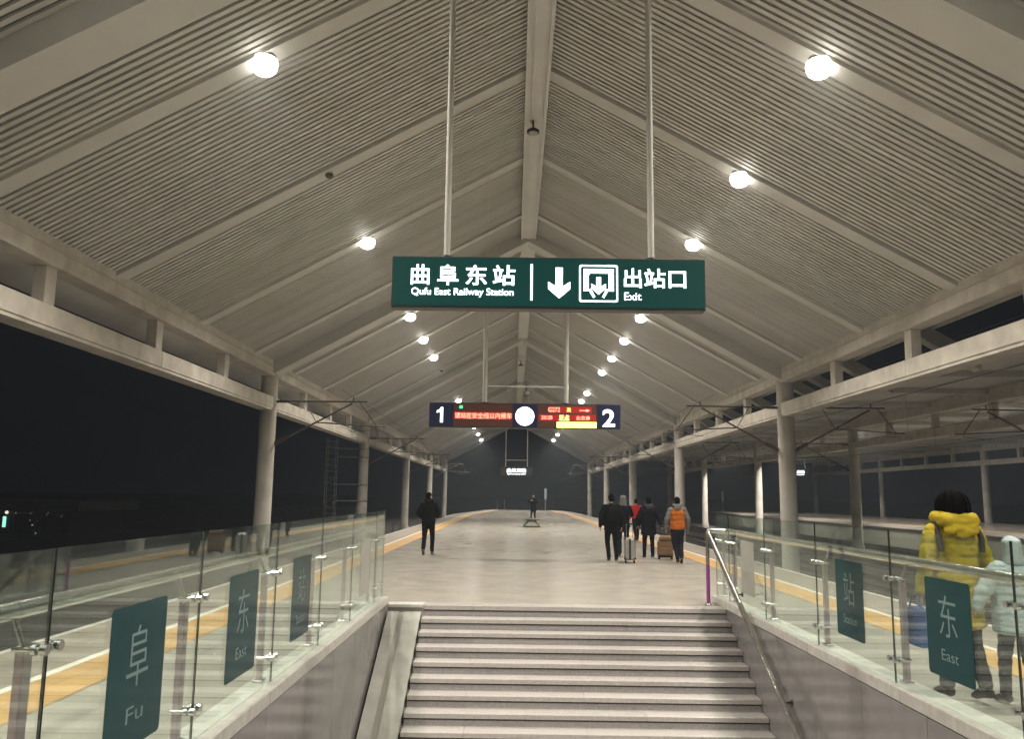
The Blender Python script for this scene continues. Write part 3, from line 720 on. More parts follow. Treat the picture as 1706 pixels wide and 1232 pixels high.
# ================================================================== OVERHEAD LINE
def cantilever(x, y, d, label):
    t = thing('catenary_cantilever', label, 'cantilever', (x, y, 0), 0, 'catenary cantilevers on the columns')
    MB().tube((d * .75, 0, 5.28), (d * 3.95, 0, 5.30), .032, 8).build('top_tube', CATEN, t)
    MB().tube((d * .33, 0, 5.27), (d * .75, 0, 5.28), .06, 10).build('insulator', INSUL, t)
    MB().tube((d * .85, 0, 3.86), (d * 3.35, 0, 5.22), .035, 8).build('bracket_tube', CATEN, t)
    ins = MB()
    a, b = Vector((d * .33, 0, 3.58)), Vector((d * .85, 0, 3.86))
    for i in range(6): ins.tube(a.lerp(b, i / 6 + .02), a.lerp(b, i / 6 + .10), .085, 10)
    ins.tube(a, b, .04, 8); ins.build('insulator', INSUL, t)
    MB().tube((d * 1.95, 0, 4.45), (d * 4.7, 0, 4.30), .026, 8).build('registration_tube', CATEN, t)
    MB().tube((d * 3.65, 0, 5.29), (d * 4.35, 0, 4.33), .018, 6).build('brace', CATEN, t)
    MB().tube((d * 1.45, 0, 5.28), (d * 1.95, 0, 4.46), .018, 6).build('brace', CATEN, t)
    MB().tube((d * 4.35, 0, 4.34), (d * 4.35, 0, 4.18), .015, 6).tube((d * 4.35, 0, 4.18), (d * 3.3, 0, 4.10), .013, 6).build('steady_arm', CATEN, t)
    MB().tube((d * 3.4, 0, 5.31), (d * 3.4, 0, 5.48), .03, 8).build('saddle', CATEN, t)
    return t
LX, RXC = RCX - HALF - .25, RCX + HALF + .25
nm = ['nearest', 'second', 'third', 'fourth']
for i, f in enumerate(FRAMES[2:6]):
    cantilever(LX, f, 1, f'dark catenary bracket on the {nm[i]} left column of the near canopy')
    cantilever(RXC, f, -1, f'dark catenary bracket reaching left from the {nm[i]} right column of the near canopy')
    cantilever(RXC, f + .01, 1, f'dark catenary bracket reaching right from the {nm[i]} right column of the near canopy')
    cantilever(32.5 - HALF - .25, f, -1, f'dark catenary bracket reaching left from the {nm[i]} column of the far canopy')
def wires(x, label, y0=-40):
    t = thing('overhead_wire', label, 'overhead wire', (x, 0, 0), 0, 'overhead wires above the tracks')
    MB().tube((0, y0, 5.48), (0, 230, 5.48), .010, 5).build('messenger_wire', WIRE, t)
    MB().tube((0, y0, 4.12), (0, 230, 4.12), .010, 5).build('contact_wire', WIRE, t)
    for i in range(22):
        if -6 + 7.27 * i > y0: MB().tube((0, -6 + 7.27 * i, 4.12), (0, -6 + 7.27 * i, 5.48), .005, 4).build('dropper', WIRE, t)
wires(LX + 3.4, 'overhead wire pair above the left track', 31.0)
wires(RXC - 3.4, 'overhead wire pair above the track right of the near platform', 31.0)
wires(RXC + 3.4, 'overhead wire pair beyond the right row of near columns')
wires(32.5 - HALF - .25 - 3.4, 'overhead wire pair beside the far canopy columns')
# feeder wires seen through the eave openings on the right
for i, (dx, z) in enumerate(((1.3, 5.75), (1.35, 6.1))):
    w = MB().tube((RXC + dx, -20, z), (RXC + dx, 200, z), .012, 5).build('feeder_wire', WIRE)
    tag(w, ('lower' if i == 0 else 'upper') + ' thin feeder wire seen through the right eave openings', 'wire', 'feeder wires')

# lattice mast behind the second visible left column
mt = thing('lattice_mast', 'grey steel lattice mast braced by tubes to a left column', 'mast', (-11.8, 54.6, -1.75))
for sx in (-1, 1):
    for sy in (-1, 1): MB().tube((sx * .32, sy * .32, 0), (sx * .30, sy * .30, 7.0), .03, 6).build('leg', GALV, mt)
for i in range(18):
    z = .2 + i * .385
    for sy in (-1, 1):
        m_ = MB().tube((-.32, sy * .32, z), (.32, sy * .32, z), .018, 5)
        if i % 3 != 2: m_.tube((-.32, sy * .32, z), (.32, sy * .32, z + .37), .014, 5)
        m_.build('lacing', GALV, mt)
    m_ = MB()
    for sx in (-1, 1): m_.tube((sx * .32, -.32, z), (sx * .32, .32, z), .018, 5)
    m_.build('lacing', GALV, mt)
for z in (2.95, 4.0, 5.75, 6.3):
    MB().tube((.32, 0, z), (2.0, .3, z), .035, 8).build('tie_tube', GALV, mt)
    MB().lathe((LX + 11.8, .6 , 0), [(.35, z - .04), (.352, z - .038), (.352, z + .038), (.35, z + .04)], 20).build('clamp_band', GALV, mt)

# small bent pipes beside the far left columns
for i, y in enumerate((76.2, 98.0)):
    o = MB().path([(-10.75, y, -1.74), (-10.75, y, -1.05), (-10.68, y, -.98), (-10.3, y, -.97), (-10.22, y, -1.04), (-10.22, y, -1.74)], .04, 8).build('hoop_barrier', GALV)
    tag(o, f'{"nearer" if i == 0 else "farther"} small bent pipe hoop at the foot of a left column', 'hoop', 'pipe hoops by the left columns')

# platform end markers
def marker(loc, label):
    t = thing('marker_post', label, 'post', loc, 0, 'thin marker posts')
    MB().tube((0, 0, 0), (0, 0, 1.7), .045, 8).build('pole', GALV, t)
    MB().bbox(-.13, .13, -.03, .03, 1.3, 2.55, .01).build('plate', mat('marker_plate', (.30, .42, .42), .5), t)
marker((3.71, 99.5, 0), 'thin marker post with pale plate at the far end of the near platform')
marker((27.0, 110, 0), 'thin marker post with pale plate on the far platform')
for i, (x, y) in enumerate(((-1.9, 100.5), (-1.1, 100.8), (4.6, 100.6))):
    o = MB().tube((x, y, 0), (x, y, 1.1), .02, 8).lathe((x, y, 1.1), [(.03, 0), (.03, .05)], 8).build('end_bollard', GALV)
    tag(o, f'{("leftmost", "second", "rightmost")[i]} thin bollard at the far platform end', 'bollard', 'bollards at the platform end')

# low dark building and wall beyond the left track
bd = thing('low_building', 'low dark building with pale flat roof and a few small lights, far left', 'building', (-31, 60, -1.75))
MB().box(-26, -.6, .6, 9, 0, 1.9).build('wall', DARKWALL, bd)
MB().bbox(-28, .3, 0, 9.6, 1.92, 2.62, .03).build('roof', ROOFSLAB, bd)
for i in range(9):
    w = MB().box(-2.6 - i * 1.9, -1.0 - i * 1.9, .54, .598, .25, 1.75).build('window', DARKWALL, bd)
    MB().box(-2.5 - i * 1.9, -1.1 - i * 1.9, .525, .539, .33, 1.67).build('pane', DIMGLASS, w)
WARM = mat('small_warm_light', (1, .9, .7), .5, emit=1.0, emit_col=(1, .92, .75)); GRNL = mat('small_green_light', (.3, 1, .7), .5, emit=1.2, emit_col=(.35, 1, .75))
DIML = mat('small_dim_light', (.8, .8, .8), .5, emit=.35, emit_col=(1, .97, .9))
for x, z, r_, m_ in ((-5.0, 1.78, .11, WARM), (-4.35, 1.74, .035, DIML), (-3.3, 1.74, .035, DIML), (-2.05, 1.78, .03, DIML), (-2.15, 1.62, .03, DIML), (-1.07, 1.56, .03, DIML), (-3.1, .92, .05, DIML), (-3.3, 1.25, .03, DIML), (-2.75, 1.2, .025, DIML), (-2.8, .35, .04, DIML)):
    MB().lathe((x, .46, z), [(r_ * .4, -r_), (r_, -r_ * .4), (r_, r_ * .4), (r_ * .4, r_)], 8).build('light', m_, bd)
MB().box(-5.2, -5.02, .40, .5, .75, 1.5).build('green_light', GRNL, bd)
bw = MB().box(-60, -14.5, 78, 78.4, -1.75, .55).build('boundary_wall', DARKWALL); tag(bw, 'long low dark boundary wall in the distance behind the left track', 'wall')

# ================================================================== BENCH
be = thing('bench', 'green and brown bench with splayed legs standing mid platform', 'bench', (.97, 45.3, 0))
BG = mat('bench_green', (.06, .085, .035), .5, var=.2); BW = mat('bench_wood', (.16, .11, .07), .55, var=.3)
for i in range(5):
    MB().bbox(-.42 + i * .172, -.42 + i * .172 + .155, -.02, 1.55, .40, .45, .008).build('seat_slat', BW if i > 1 else BG, be)
for y in (.08, 1.42):
    MB().bbox(-.26, .26, y - .03, y + .03, .30, .398, .008).build('seat_bearer', BG, be)
    for s in (-1, 1):
        MB().path([(s * .18, y, .34), (s * .24, y, .24), (s * .42, y, .08), (s * .43, y, .02)], .028, 8).build('leg', BG, be)
    MB().tube((-.43, y, .025), (.43, y, .025), .022, 8).build('foot_bar', BG, be)

# ================================================================== PEOPLE
_bm = bmesh.new(); bmesh.ops.create_icosphere(_bm, subdivisions=2, radius=1.0)
ICO_V = [v.co.copy() for v in _bm.verts]; ICO_F = [tuple(v.index for v in f.verts) for f in _bm.faces]; _bm.free()
def blob(name, segs, m, parent, vox=.016, smooth=5, fn=None, noise=0.):
    """union of swept ellipsoids grown into one continuous skin"""
    vs, fs = [], []
    for p0, r0, p1, r1, n in segs:
        p0, p1 = Vector(p0), Vector(p1)
        r0 = Vector(r0 if hasattr(r0, '__len__') else (r0,) * 3); r1 = Vector(r1 if hasattr(r1, '__len__') else (r1,) * 3)
        for i in range(n):
            k = i / max(1, n - 1); c = p0.lerp(p1, k); r_ = r0.lerp(r1, k); o = len(vs)
            vs += [(c.x + v.x * r_.x, c.y + v.y * r_.y, c.z + v.z * r_.z) for v in ICO_V]
            fs += [tuple(q + o for q in f) for f in ICO_F]
    me = bpy.data.meshes.new(name); me.from_pydata(vs, [], fs)
    tmp = bpy.data.objects.new(name, me); COL.objects.link(tmp)
    md = tmp.modifiers.new('r', 'REMESH'); md.mode = 'VOXEL'; md.voxel_size = vox
    ms = tmp.modifiers.new('s', 'SMOOTH'); ms.iterations = smooth; ms.factor = .5
    dg = bpy.context.evaluated_depsgraph_get(); dg.update()
    out = bpy.data.meshes.new_from_object(tmp.evaluated_get(dg)); out.name = name
    bpy.data.objects.remove(tmp); bpy.data.meshes.remove(me)
    if fn:
        nr = [v.normal.copy() for v in out.vertices]
        for v, n_ in zip(out.vertices, nr): v.co = v.co + n_ * fn(v.co, n_)
    out.polygons.foreach_set('use_smooth', [True] * len(out.polygons))
    out.materials.clear(); out.materials.append(m)
    return link(name, out, parent)

SKIN = mat('skin', (.50, .31, .22), .5)
HAIRB = mat('black_hair', (.005, .0045, .0045), .85, bump=.5, bscale=90, spec=.03)
def cloth(name, c, rough=.75, var=.2): return mat(name, c, rough, var=var, vscale=18, bump=.25, bscale=55, spec=.06)
BLACKC = cloth('black_cloth', (.007, .007, .008)); NAVYC = cloth('navy_cloth', (.008, .009, .014)); DARKG = cloth('dark_grey_cloth', (.05, .05, .055))
GREYC = cloth('grey_cloth', (.16, .155, .15)); REDC = cloth('red_cloth', (.50, .02, .022)); ORANGEC = cloth('orange_cloth', (.46, .13, .022), .55)
TANC = cloth('tan_cloth', (.20, .16, .12)); JEAN = cloth('dark_jeans', (.016, .018, .03)); YELLOWC = cloth('yellow_down', (.44, .34, .03), .6, .15)
PALEB = cloth('pale_blue_down', (.46, .54, .54), .6, .1); BROWNS = cloth('brown_leather', (.10, .05, .025), .5); BLUEBAG = cloth('blue_bag', (.02, .10, .34), .5)
SHOE = cloth('black_shoe', (.014, .013, .012), .5); SHOEG = cloth('grey_shoe', (.12, .10, .085), .6)

def wrinkle(a=.006, f=26, seed=0.):
    from mathutils import noise as N
    def fn(co, n_): return a * (N.noise(Vector((co.x * f * .5 + seed, co.y * f * .5, co.z * f))) )
    return fn
def quilt(pitch=.085, depth=.016, seed=0.):
    from mathutils import noise as N
    def fn(co, n_):
        w = abs(math.sin(math.pi * (co.z + .014 * N.noise(co * 9)) / pitch)) ** .33
        return depth * (w - .6) * (1 - min(1, abs(n_.z)) ** 2) + .005 * N.noise(co * 42) + .006 * N.noise(Vector((co.x * 10, co.y * 10, co.z * 24)))
    return fn

def hand_segs(w, d, side, grip=.6):
    """palm and five bent fingers from wrist w pointing along d; side=+1 right hand"""
    w, d = Vector(w), Vector(d).normalized()
    out = Vector((side, 0, 0)); fwd = d.cross(out)
    if fwd.length < .1: out = Vector((0, 1, 0)); fwd = d.cross(out)
    fwd.normalize(); palm_n = -out
    s = [(w, .024, w + d * .075, (.022, .034, .030), 4)]
    kn = w + d * .085
    for i, (o, l) in enumerate(((.030, .068), (.010, .078), (-.010, .072), (-.029, .056))):
        b = kn + fwd * o
        m1 = b + d * (l * .5) + palm_n * (l * .12 * grip)
        m2 = m1 + d * (l * .34 * (1 - grip * .5)) + palm_n * (l * .40 * grip)
        m3 = m2 + d * (l * .20 * (1 - grip)) + palm_n * (l * .30 * grip)
        s += [(b, .0105, m1, .0098, 5), (m1, .0098, m2, .009, 4), (m2, .009, m3, .008, 3)]
    tb = w + d * .025 + fwd * .030
    t1 = tb + d * .030 + fwd * .022; t2 = t1 + d * .030 + palm_n * .010
    s += [(tb, .014, t1, .0115, 4), (t1, .0115, t2, .009, 4)]
    return s

def person(label, loc, rz, h, knees, ankles, elbows, wrists, head_yaw=0., head_tilt=0., coat=None, sleeve=None, hem=.80, hem_r=(.205, .155), bulk=1.0,
           trousers=JEAN, shoes=SHOE, hair='short', hood=None, fine=False, group='people on the platform', coat_fn=None, lean=0.0, face=True, extra=None):
    k = h / 1.70
    t = thing('person', label, 'person', loc, rz, group); t.scale = (k, k, k)
    vb = .008 if fine else .013
    vc = .012 if fine else .018
    hips = [Vector((-.09, 0, .90)), Vector((.09, 0, .90))]; sh = [Vector((-.165, lean, 1.365)), Vector((.165, lean, 1.365))]
    knees = [Vector(p) for p in knees]; ankles = [Vector(p) for p in ankles]; elbows = [Vector(p) for p in elbows]; wrists = [Vector(p) for p in wrists]
    toes = []
    for a, kn in zip(ankles, knees):
        d = a - kn; lift = max(0, a.z - .10)
        toes.append(a + Vector((0, .15, -.055 - lift * 1.0)) if lift < .03 else a + Vector((0, .09, -.13)))
    hc = Vector((0, lean * 1.4 + .01, 1.585)); cy, sy = math.cos(head_yaw), math.sin(head_yaw)
    def H(x, y, z):
        y2 = y * math.cos(head_tilt) + z * math.sin(head_tilt); z2 = z * math.cos(head_tilt) - y * math.sin(head_tilt)
        return hc + Vector((x * cy - y2 * sy, x * sy + y2 * cy, z2))
    S = []
    S += [((0, 0, .93), (.150, .105, .12), (0, lean * .3, 1.10), (.135, .095, .12), 5), ((0, lean * .3, 1.10), (.135, .095, .12), (0, lean, 1.30), (.165, .11, .13), 6)]
    S += [((0, lean, 1.40), .06, (0, lean * 1.2, 1.50), .052, 5)]
    S += [(H(0, 0, .015), (.072, .088, .105), H(0, .012, -.045), (.058, .070, .075), 4), (H(0, -.02, .02), (.074, .085, .09), H(0, -.02, .02), (.074, .085, .09), 1)]
    S += [(H(0, .085, -.015), .013, H(0, .102, -.028), .013, 3), (H(0, .075, -.062), (.02, .01, .006), H(0, .075, -.062), (.02, .01, .006), 1)]
    S += [(H(-.078, -.005, -.005), (.010, .018, .030), H(-.078, -.005, -.005), (.010, .018, .030), 1), (H(.078, -.005, -.005), (.010, .018, .030), H(.078, -.005, -.005), (.010, .018, .030), 1)]
    for i in (0, 1):
        S += [(hips[i], .085, knees[i], .056, 8), (knees[i], .055, ankles[i], .037, 8), (ankles[i], .036, toes[i], .026, 5)]
        S += [(sh[i], .055, elbows[i], .040, 7), (elbows[i], .039, wrists[i], .025, 7)]
        S += hand_segs(wrists[i], wrists[i] - elbows[i], 1 if i else -1)
    blob('body', S, SKIN, t, vb, 3)
    # eyes
    if face:
        for s in (-1, 1):
            e = H(s * .032, .083, .005)
            MB().lathe(e, [(.002, -.006), (.010, -.003), (.010, .003), (.002, .006)], 8).build('eye', HAIRB, t)
    # trousers
    T = [((0, 0, .96), (.158 * bulk, .118 * bulk, .07), (0, 0, .86), (.162, .122, .09), 4)]
    for i in (0, 1):
        hem_p = ankles[i] + (knees[i] - ankles[i]).normalized() * .03
        T += [(hips[i] + Vector((0, 0, -.02)), .102, knees[i], .072, 9), (knees[i], .071, hem_p, .060, 9)]
    blob('trousers', T, trousers, t, vc, 4, wrinkle(.008, 20, loc[0]))
    for i in (0, 1):
        a = ankles[i]; d = (toes[i] - a)
        blob('shoe', [(a + Vector((0, -.035, -.03)), (.040, .05, .045), a + d * .45 + Vector((0, 0, -.012)), (.044, .06, .040), 4), (a + d * .45 + Vector((0, 0, -.012)), (.044, .06, .040), toes[i] + Vector((0, 0, -.004)), (.040, .05, .028), 4)], shoes, t, .012, 3)
    # coat
    b = bulk
    C = [((0, lean, 1.37), (.150 * b, .090 * b, .075), (0, lean, 1.28), (.195 * b, .135 * b, .10), 5), ((0, lean, 1.28), (.195 * b, .135 * b, .10), (0, lean * .3, 1.05), (.180 * b, .128 * b, .10), 6),
         ((0, lean * .3, 1.05), (.180 * b, .128 * b, .10), (0, 0, hem + .05), (hem_r[0], hem_r[1], .06), 9),
         ((0, lean, 1.42), (.085, .078, .05), (0, lean * 1.2, 1.46), (.070, .068, .03), 3)]
    A = []
    for i in (0, 1):
        cu = wrists[i] + (elbows[i] - wrists[i]).normalized() * .015
        A += [(sh[i] + Vector(((.0 if i else 0), 0, -.005)), .076 * b, elbows[i], .063 * b, 8), (elbows[i], .064 * b, cu, .048 * b, 8)]
    if sleeve:
        blob('coat', C, coat, t, vc, 4, coat_fn or wrinkle(.007, 18, loc[1])); blob('sleeves', A, sleeve, t, vc, 4, coat_fn or wrinkle(.007, 22, loc[1]))
    else:
        blob('coat', C + A, coat, t, vc, 4, coat_fn or wrinkle(.007, 18, loc[1]))
    # hair
    if hair == 'short':
        blob('hair', [(H(0, -.014, .042), (.084, .096, .082), H(0, -.028, .0), (.082, .082, .075), 3), (H(0, -.03, -.03), (.074, .062, .06), H(0, -.03, -.03), (.074, .062, .06), 1)], HAIRB, t, .012, 2, wrinkle(.006, 60))
    elif hair == 'grey':
        blob('hair', [(H(0, -.022, .030), (.079, .088, .078), H(0, -.034, -.01), (.074, .066, .07), 3)], GREYC, t, .012, 2, wrinkle(.004, 60))
    elif hair == 'long':
        blob('hair', [(H(0, -.020, .030), (.100, .108, .108), H(0, -.034, -.05), (.118, .108, .10), 4), (H(0, -.034, -.05), (.118, .105, .10), H(.01, -.045, -.12), (.115, .085, .06), 4), (H(.075, .02, -.02), (.03, .04, .05), H(.10, -.02, -.15), (.03, .035, .05), 5)], HAIRB, t, .010, 2, wrinkle(.008, 50))
        rnd = random.Random(5)
        st_ = MB()
        for q in range(170):
            a = rnd.uniform(0, 2 * math.pi); l_ = rnd.uniform(.75, 1.0)
            if math.sin(a) > .55: continue                      # keep the face free
            pts = []
            for e in range(7):
                ph = .12 + e / 6 * 1.75 * l_
                rr = (.84 + .11 * e / 3 if e < 3 else .95 + .07 * min(1, (e - 3) / 3)) + .09 * rnd.random()
                x = math.cos(a) * math.sin(min(ph, 1.75)) * .124 * rr; y = math.sin(a) * math.sin(min(ph, 1.75)) * .128 * rr - .024; z = math.cos(ph) * .135 * rr - (.03 if ph > 1.3 else 0) * (ph - 1.3) / .5
                pts.append(H(x, y, z - .005))
            st_.path(pts, rnd.uniform(.004, .008), 4)
        tag(st_.build('hair_strands', HAIRB, t), kind='stuff')
    elif hair == 'hooded':
        blob('hair', [(H(0, .0, .04), (.080, .080, .075), H(0, 0, .04), (.080, .080, .075), 1)], HAIRB, t, .012, 2)
        blob('hood', [(H(0, -.02, .030), (.100, .105, .105), H(0, -.04, -.09), (.105, .09, .09), 5), (H(0, -.04, -.09), (.105, .09, .09), (0, lean * 1.2 - .03, 1.44), (.12, .09, .06), 4)], hood, t, .014, 3, wrinkle(.006, 24))
    if hood and hair != 'hooded':
        n0 = Vector((0, lean * 1.2 - .055, 1.455))
        big = fine
        if big: blob('hood', [((-.13, .0, 1.475), (.06, .08, .06), (-.09, -.11, 1.455), (.08, .06, .075), 5), ((-.09, -.11, 1.455), (.08, .06, .075), (.09, -.11, 1.455), (.08, .06, .075), 6), ((.09, -.11, 1.455), (.08, .06, .075), (.13, .0, 1.475), (.06, .08, .06), 5), ((-.08, -.13, 1.385), (.07, .05, .05), (.08, -.13, 1.385), (.07, .05, .05), 5), ((0, -.135, 1.35), (.08, .045, .045), (0, -.135, 1.35), (.08, .045, .045), 1)], hood, t, .012, 3, wrinkle(.012, 22))
        else: blob('hood', [(n0 + Vector((-.085, .03, .03)), (.05, .06, .045), n0 + Vector((0, -.035, .0)), (.09, .06, .06), 5), (n0 + Vector((0, -.035, .0)), (.09, .06, .06), n0 + Vector((.085, .03, .03)), (.05, .06, .045), 5), (n0 + Vector((0, -.05, -.05)), (.10, .05, .05), n0 + Vector((0, -.05, -.05)), (.10, .05, .05), 1)], hood, t, .013, 3, wrinkle(.006, 26))
    if extra: extra(t)
    return t

WALK_R = dict(knees=[(-.095, -.02, .50), (.10, .13, .51)], ankles=[(-.09, -.22, .17), (.09, .16, .095)])
WALK_L = dict(knees=[(-.10, .13, .51), (.095, -.02, .50)], ankles=[(-.09, .16, .095), (.09, -.22, .17)])
STAND = dict(knees=[(-.10, .02, .49), (.10, .01, .49)], ankles=[(-.105, -.01, .09), (.105, -.03, .09)])
ARMS = dict(elbows=[(-.27, -.03, 1.12), (.27, -.02, 1.12)], wrists=[(-.28, .05, .88), (.28, .07, .88)])
def scaled(p): return tuple(p)

person('person in black walking away alone on the left of the platform', (-2.36, 23.7, 0), R(-4), 1.72, **WALK_R, elbows=[(-.28, -.04, 1.13), (.28, .02, 1.14)], wrists=[(-.20, .12, 1.0), (.22, .17, 1.03)],
       head_yaw=R(-35), coat=BLACKC, hem=.82, bulk=1.12, trousers=BLACKC, shoes=SHOEG, hair='short', hood=BLACKC)
person('distant person in long dark coat standing behind the bench with raised hands', (1.42, 61.5, 0), R(150), 1.75, knees=[(-.11, .01, .49), (.13, .02, .49)], ankles=[(-.14, -.01, .09), (.19, .0, .09)], elbows=[(-.34, .06, 1.16), (.33, .10, 1.18)], wrists=[(-.12, .24, 1.28), (.12, .26, 1.28)],
       head_yaw=R(15), coat=NAVYC, hem=.50, hem_r=(.24, .18), bulk=1.12, trousers=BLACKC, hair='grey')

def backpack(m, y=-.20, z=1.17, w=.15, hgt=.20, d=.085):
    def f(t):
        b = MB().bbox(-w, w, y - d, y + d * .6, z - hgt, z + hgt, .05).build('backpack', m, t)
        MB().bbox(-w * .75, w * .75, y - d - .035, y - d + .01, z - hgt * .8, z - hgt * .05, .03).build('pocket', m, b)
        for s in (-1, 1):
            MB().path([(s * .10, y + .03, z + hgt - .03), (s * .125, -.06, 1.445), (s * .13, .05, 1.42), (s * .14, .135, 1.28), (s * .16, .10, 1.08), (s * .15, -.10, z - hgt + .05)], .016, 6).build('strap', m, b)
    return f
person('person in black with a dark backpack, leftmost of the walking group', (2.58, 22.5, 0), R(3), 1.73, knees=[(-.10, .06, .50), (.11, .06, .50)], ankles=[(-.06, .03, .09), (.12, -.06, .10)], **ARMS,
       coat=BLACKC, hem=.74, bulk=1.18, trousers=BLACKC, hair='short', extra=backpack(BLACKC))
person('person in dark coat with grey hood pulling the silver suitcase', (3.08, 24.0, 0), R(-5), 1.70, **WALK_L, elbows=[(-.27, -.06, 1.12), (.25, .10, 1.16)], wrists=[(-.24, -.18, .96), (.16, .26, 1.22)],
       coat=NAVYC, hem=.78, bulk=1.06, trousers=JEAN, hair='hooded', hood=GREYC)
person('person in a bright red jacket farther along the platform', (4.72, 32.8, 0), R(8), 1.60, **WALK_R, **ARMS, head_yaw=R(-25), coat=REDC, hem=.88, bulk=1.05, trousers=BLACKC, hair='short')
person('person in a long dark coat pulling the brown trolley bag', (3.78, 23.9, 0), R(2), 1.66, knees=[(-.11, .04, .49), (.11, .07, .50)], ankles=[(-.135, -.05, .09), (.13, .08, .09)], elbows=[(-.30, .0, 1.12), (.30, -.08, 1.12)], wrists=[(-.28, .10, .92), (.33, -.16, .92)],
       coat=NAVYC, hem=.62, hem_r=(.235, .18), bulk=1.22, trousers=BLACKC, hair='short', hood=DARKG)
person('person in an orange padded vest with grey sleeves and hood', (4.24, 22.1, 0), R(-4), 1.68, knees=[(-.08, .06, .50), (.09, .05, .50)], ankles=[(.0, -.03, .09), (.08, -.15, .14)], **ARMS,
       coat=ORANGEC, sleeve=GREYC, hem=.84, bulk=1.14, trousers=JEAN, shoes=BROWNS, hair='short', hood=GREYC, coat_fn=quilt(.11, .014))

def woman_extra(t):
    strap = cloth('grey_strap', (.05, .045, .05))
    b = None
    for s in (-1, 1):
        MB().path([(s * .175, -.115, 1.20), (s * .185, -.10, 1.32), (s * .165, -.03, 1.435), (s * .16, .08, 1.42), (s * .165, .16, 1.30), (s * .17, .17, 1.15)], .022, 6).build('backpack_strap', strap, t)
person('person in a long yellow down coat with black hair, behind the right glass', (3.80, 7.40, 0), R(3), 1.74, knees=[(-.10, .05, .49), (.10, -.02, .49)], ankles=[(-.10, .05, .10), (.10, -.16, .13)],
       elbows=[(-.265, -.03, 1.11), (.265, .0, 1.12)], wrists=[(-.29, .03, .86), (.325, .06, .90)], coat=YELLOWC, hem=.56, hem_r=(.225, .175), bulk=1.07, trousers=BLACKC, shoes=SHOE, hair='long', hood=YELLOWC,
       fine=True, coat_fn=quilt(.115, .014), extra=woman_extra)
person('small person in a pale blue hooded down coat holding hands with the person in yellow', (4.20, 7.25, 0), R(8), 1.36, knees=[(-.11, .06, .48), (.11, .0, .48)], ankles=[(-.11, .08, .09), (.11, -.10, .10)],
       elbows=[(-.33, .02, 1.16), (.33, .0, 1.12)], wrists=[(-.40, .06, .98), (.33, .05, .88)], coat=PALEB, hem=.70, hem_r=(.25, .20), bulk=1.35, trousers=DARKG, shoes=SHOE, hair='hooded', hood=PALEB, fine=True, coat_fn=quilt(.10, .016))

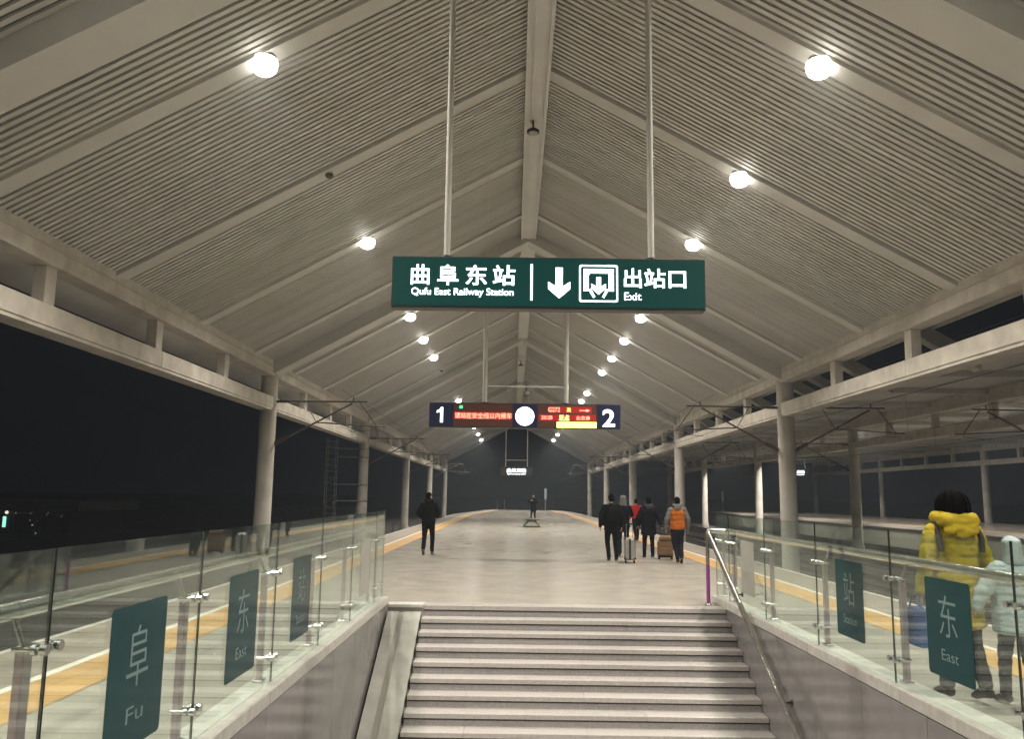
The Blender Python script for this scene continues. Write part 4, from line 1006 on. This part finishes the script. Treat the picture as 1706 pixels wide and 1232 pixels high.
# ================================================================== LUGGAGE
SILV = mat('silver_shell', (.50, .50, .48), .3, metal=.7, var=.15, vscale=12); TROL = cloth('brown_bag_cloth', (.24, .15, .095)); TROL_D = cloth('dark_bag_cloth', (.06, .035, .025))
def suitcase(name, label, loc, rz, w, d, h, m, trim, soft):
    t = thing(name, label, 'suitcase', loc, rz, 'luggage pulled along the platform')
    b = MB().bbox(-w / 2, w / 2, -d / 2, d / 2, .07, .07 + h, .045).build('shell', m, t)
    if soft:
        MB().bbox(-w * .42, w * .42, -d / 2 - .05, -d / 2 + .01, .12, .07 + h * .55, .03).build('pocket', m, t)
        MB().bbox(-w * .46, w * .46, -d / 2 - .02, d / 2 + .01, .055, .13, .015).build('base', trim, t)
        MB().bbox(-w * .40, w * .40, -d / 2 - .03, d * .2, .07 + h - .02, .07 + h + .11, .04).build('bag_on_top', m, t)
    else:
        for x in (-.028, .028): pass
        MB().box(-.028, .028, -d / 2 - .006, -d / 2 + .004, .09, .05 + h).build('centre_band', trim, t)
        for x in (-.30, -.17, .17, .30): MB().bbox(x * w - .012, x * w + .012, -d / 2 - .012, -d / 2 + .004, .12, .03 + h, .004).build('rib', m, t)
        for s in (-1, 1):
            for z in (.09, .02 + h): MB().bbox(s * w / 2 - (.05 if s > 0 else -.005), s * w / 2 + (.005 if s > 0 else .05), -d / 2 - .008, d / 2 + .008, z, z + .05, .012).build('corner_guard', trim, t)
    for s in (-1, 1):
        MB().tube((s * w * .27, d * .25, .07 + h), (s * w * .27, d * .45, .07 + h + .34), .009, 8).build('handle_tube', STEEL, t)
        for y in (-d * .38, d * .38):
            MB().tube((s * (w / 2 - .06), y, .036), (s * (w / 2 - .025), y, .036), .035, 12).build('wheel', SHOE, t)
    MB().tube((-w * .30, d * .45, .07 + h + .34), (w * .30, d * .45, .07 + h + .34), .016, 8).build('grip', SHOE, t)
    return t
suitcase('suitcase', 'upright ribbed silver suitcase with dark centre band', (2.99, 22.0, 0), R(-6), .30, .42, .56, SILV, DARKMET, False)
suitcase('trolley_bag', 'soft brown trolley bag with a second bag on top', (4.13, 23.3, 0), R(-5), .42, .27, .46, TROL, TROL_D, True)
bag = thing('shopping_bag', 'blue shopping bag hanging from the hand of the person in yellow', 'bag', (3.50, 7.44, .44))
MB().add([(-.09, -.17, 0), (.09, -.17, 0), (.09, .17, 0), (-.09, .17, 0), (-.06, -.20, .30), (.06, -.20, .30), (.06, .20, .30), (-.06, .20, .30)],
         [(0, 3, 2, 1), (0, 1, 5, 4), (1, 2, 6, 5), (2, 3, 7, 6), (3, 0, 4, 7), (4, 5, 6, 7)]).build('bag_body', BLUEBAG, bag)
for s in (-1, 1): MB().path([(s * .05, -.10, .30), (s * .04, -.07, .38), (0, 0, .43), (s * .04, .07, .38), (s * .05, .10, .30)], .008, 6).build('bag_handle', BLUEBAG, bag)

# ================================================================== NIGHT HAZE
if HAZE_DENSITY > 0:
    hz = MB().box(-75, 75, -60, 250, -2.75, 17.5).build('haze', None)
    hm = bpy.data.materials.new('night_haze'); hm.use_nodes = True; nt = hm.node_tree
    for n_ in list(nt.nodes):
        if n_.type != 'OUTPUT_MATERIAL': nt.nodes.remove(n_)
    pv = nt.nodes.new('ShaderNodeVolumePrincipled'); pv.inputs['Color'].default_value = (.80, .90, 1, 1); pv.inputs['Density'].default_value = HAZE_DENSITY
    nt.links.new(pv.outputs[0], [n_ for n_ in nt.nodes if n_.type == 'OUTPUT_MATERIAL'][0].inputs['Volume'])
    hz.data.materials.append(hm); tag(hz, kind='stuff')
